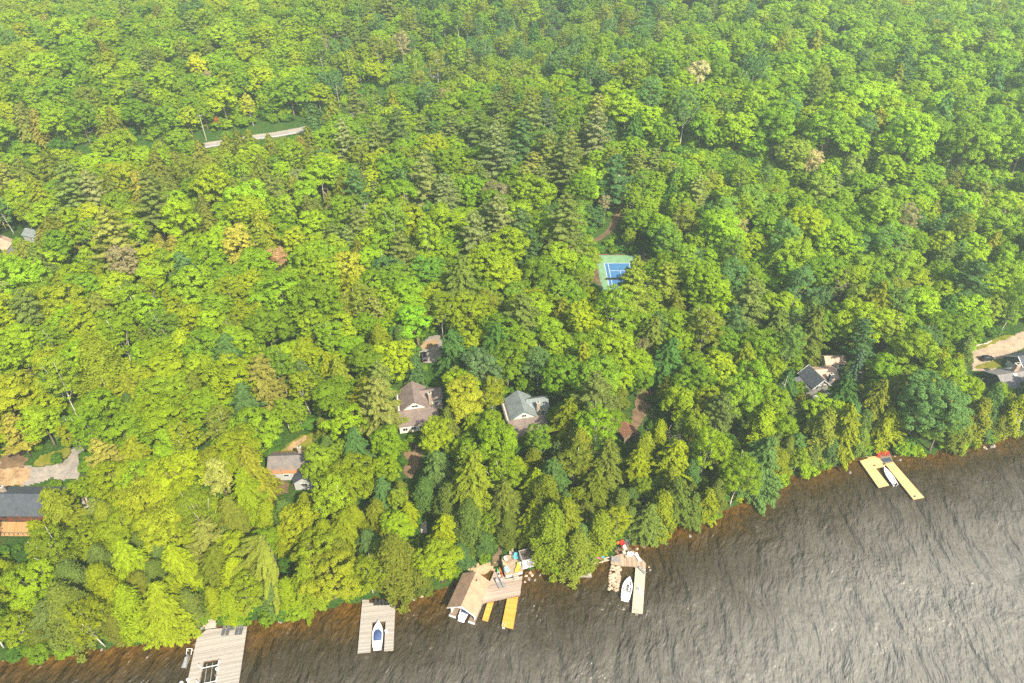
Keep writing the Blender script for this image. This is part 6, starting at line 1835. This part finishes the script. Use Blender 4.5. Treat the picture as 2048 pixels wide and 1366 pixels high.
dead('white dead snag with few limbs left of the slate-roofed house', 1567, 775, 22, 15, .24, M['birch_bark'], .7, straight=True)
dead('bleached twiggy tree below the white snag', 1578, 838, 25, 13, .2, M['dead_wood'], .8, nmax=6)
dead('pale dead branches above the shore right of the stone crib', 1335, 868, 28, 12, .2, M['dead_wood'], .85, nmax=6)
dead('small bare grey tree among yellow maples on the left', 398, 648, 33, 14, .2, M['dead_twig'], .85, nmax=6)
dead('white forked dead stem below the leaf-strewn cottage', 645, 990, 44, 14, .2, M['birch_bark'], .85, depth=2, nmax=3, spread=.5)
dead('bare twiggy tree beside the dark dirt path', 1280, 695, 46, 15, .2, M['dead_twig'], .86, nmax=6)
dead('grey dead branches showing through the hemlock by the boathouse', 920, 1042, 49, 13, .2, M['dead_wood'], .8, nmax=6)
dead('grey bare tree right of the forked snag', 735, 350, 52, 16, .24, M['dead_twig'], .8, nmax=6)
dead('thin bare snag with short limbs in the pine stand', 808, 400, 55, 19, .22, M['dead_wood'], .8, straight=True)
dead('tall thin bare stem below the pine stand', 733, 445, 57, 19, .22, M['dead_wood'], .6, straight=True)
dead('pale bare birch deep in the wood above the highway', 810, 135, 59, 17, .26, M['dead_wood'], .7, depth=3)
dead('dead grey tree far back left of the highway', 520, 85, 63, 15, .24, M['dead_twig'], .8)
dead('dead grey tree far back on the left hillside', 180, 80, 64, 15, .24, M['dead_twig'], .8)
dead('grey bare crown near the right edge above the dark blue house', 1460, 195, 66, 14, .24, M['dead_twig'], .8)
dead('bare grey tree among the billowing trees on the far right', 1765, 425, 68, 14, .22, M['dead_twig'], .85, nmax=6)
dead('pale stem leaning at the water by the right edge', 2024, 850, 71, 11, .16, M['birch_bark'], .6, straight=True)

# ------------------------------------------------------------------ boulders on the shore
RK = []
rng = np.random.default_rng(77)
for i in range(5):
    m = MB(); rock_mb(m, (0, 0, 0), (1, rng.uniform(.7, .95), rng.uniform(.5, .7)), rng)
    o_ = m.build('shore_boulder', M['stone'] if i % 3 else M['palestone'], None); fixn(o_); RK.append(o_)
spots = [(1740, 946, .9), (1700, 945, .6), (1800, 920, .7), (1790, 912, .5), (1985, 893, 1.2), (1970, 896, .8), (808, 1200, .9), (826, 1198, .7), (843, 1193, .6), (560, 1244, .6), (540, 1246, .5), (1380, 1072, .6), (1330, 1078, .8), (1310, 1086, .5), (1288, 1093, .6), (1300, 1080, .7),
         (398, 1262, .5), (404, 1258, .6), (410, 1252, .5), (414, 1246, .6), (392, 1268, .4), (398, 1270, .4), (430, 1254, .5), (938, 1140, .4), (946, 1136, .4), (956, 1131, .5), (968, 1129, .4), (979, 1128, .5), (990, 1128, .4), (930, 1148, .5), (1052, 1152, .5), (1058, 1158, .6), (1070, 1160, .5), (1064, 1150, .6), (1080, 1150, .5), (1050, 1164, .4),
         (1282, 1082, .5), (1268, 1090, .4), (1274, 1098, .5), (1300, 1140, .4), (1298, 1134, .35)]
for i in range(16):
    x = rng.uniform(-112, 158); q = proj(x, float(shore_y(x)) - rng.uniform(0, .6), 0.0); spots.append((float(q[0]), float(q[1]), rng.uniform(.2, .5)))
for i, (a, b, s) in enumerate(spots):
    src = RK[i % 5]
    o_ = src if i < 5 else src.copy()
    if i >= 5: COL.objects.link(o_)
    p = P(a, b, .05); p[2] = max(.05, float(T(p[0], p[1])))
    s *= .8; o_.location = p; o_.scale = (s, s, s); o_.rotation_euler = (0, 0, i * 1.7)
    side, lm, dist = place_key(a, b)
    _rank.setdefault((side, lm), []).append((dist, o_, s))
for (side, lm), arr in _rank.items():
    arr.sort(key=lambda q: q[0])
    for i, (_, o_, s) in enumerate(arr):
        tag(o_, f"{ordw(i)}nearest shore boulder {side} the {lm}" if len(arr) > 1 else f"single shore boulder {side} the {lm}", 'rock', 'boulders along the water line')

# ------------------------------------------------------------------ haze
m, n_, l_ = new_mat('haze_air')
pv = n_.new("ShaderNodeVolumePrincipled"); pv.inputs['Color'].default_value = (.80, .95, .95, 1); pv.inputs['Density'].default_value = HAZE; pv.inputs['Anisotropy'].default_value = .35
oo = n_.new("ShaderNodeOutputMaterial"); l_.new(pv.outputs[0], oo.inputs['Volume'])
if HAZE > 0:
    hz = MB().box((60, 420, 68), (1300, 1260, 178)).build('haze', m); hz['kind'] = 'stuff'
print('TREES', len(_trees), 'single', len(single), 'rest', len(rest), 'with parts', n_parts)
from collections import Counter
print(Counter(t['kind'] for t in single), Counter(t['kind'] for t in rest))
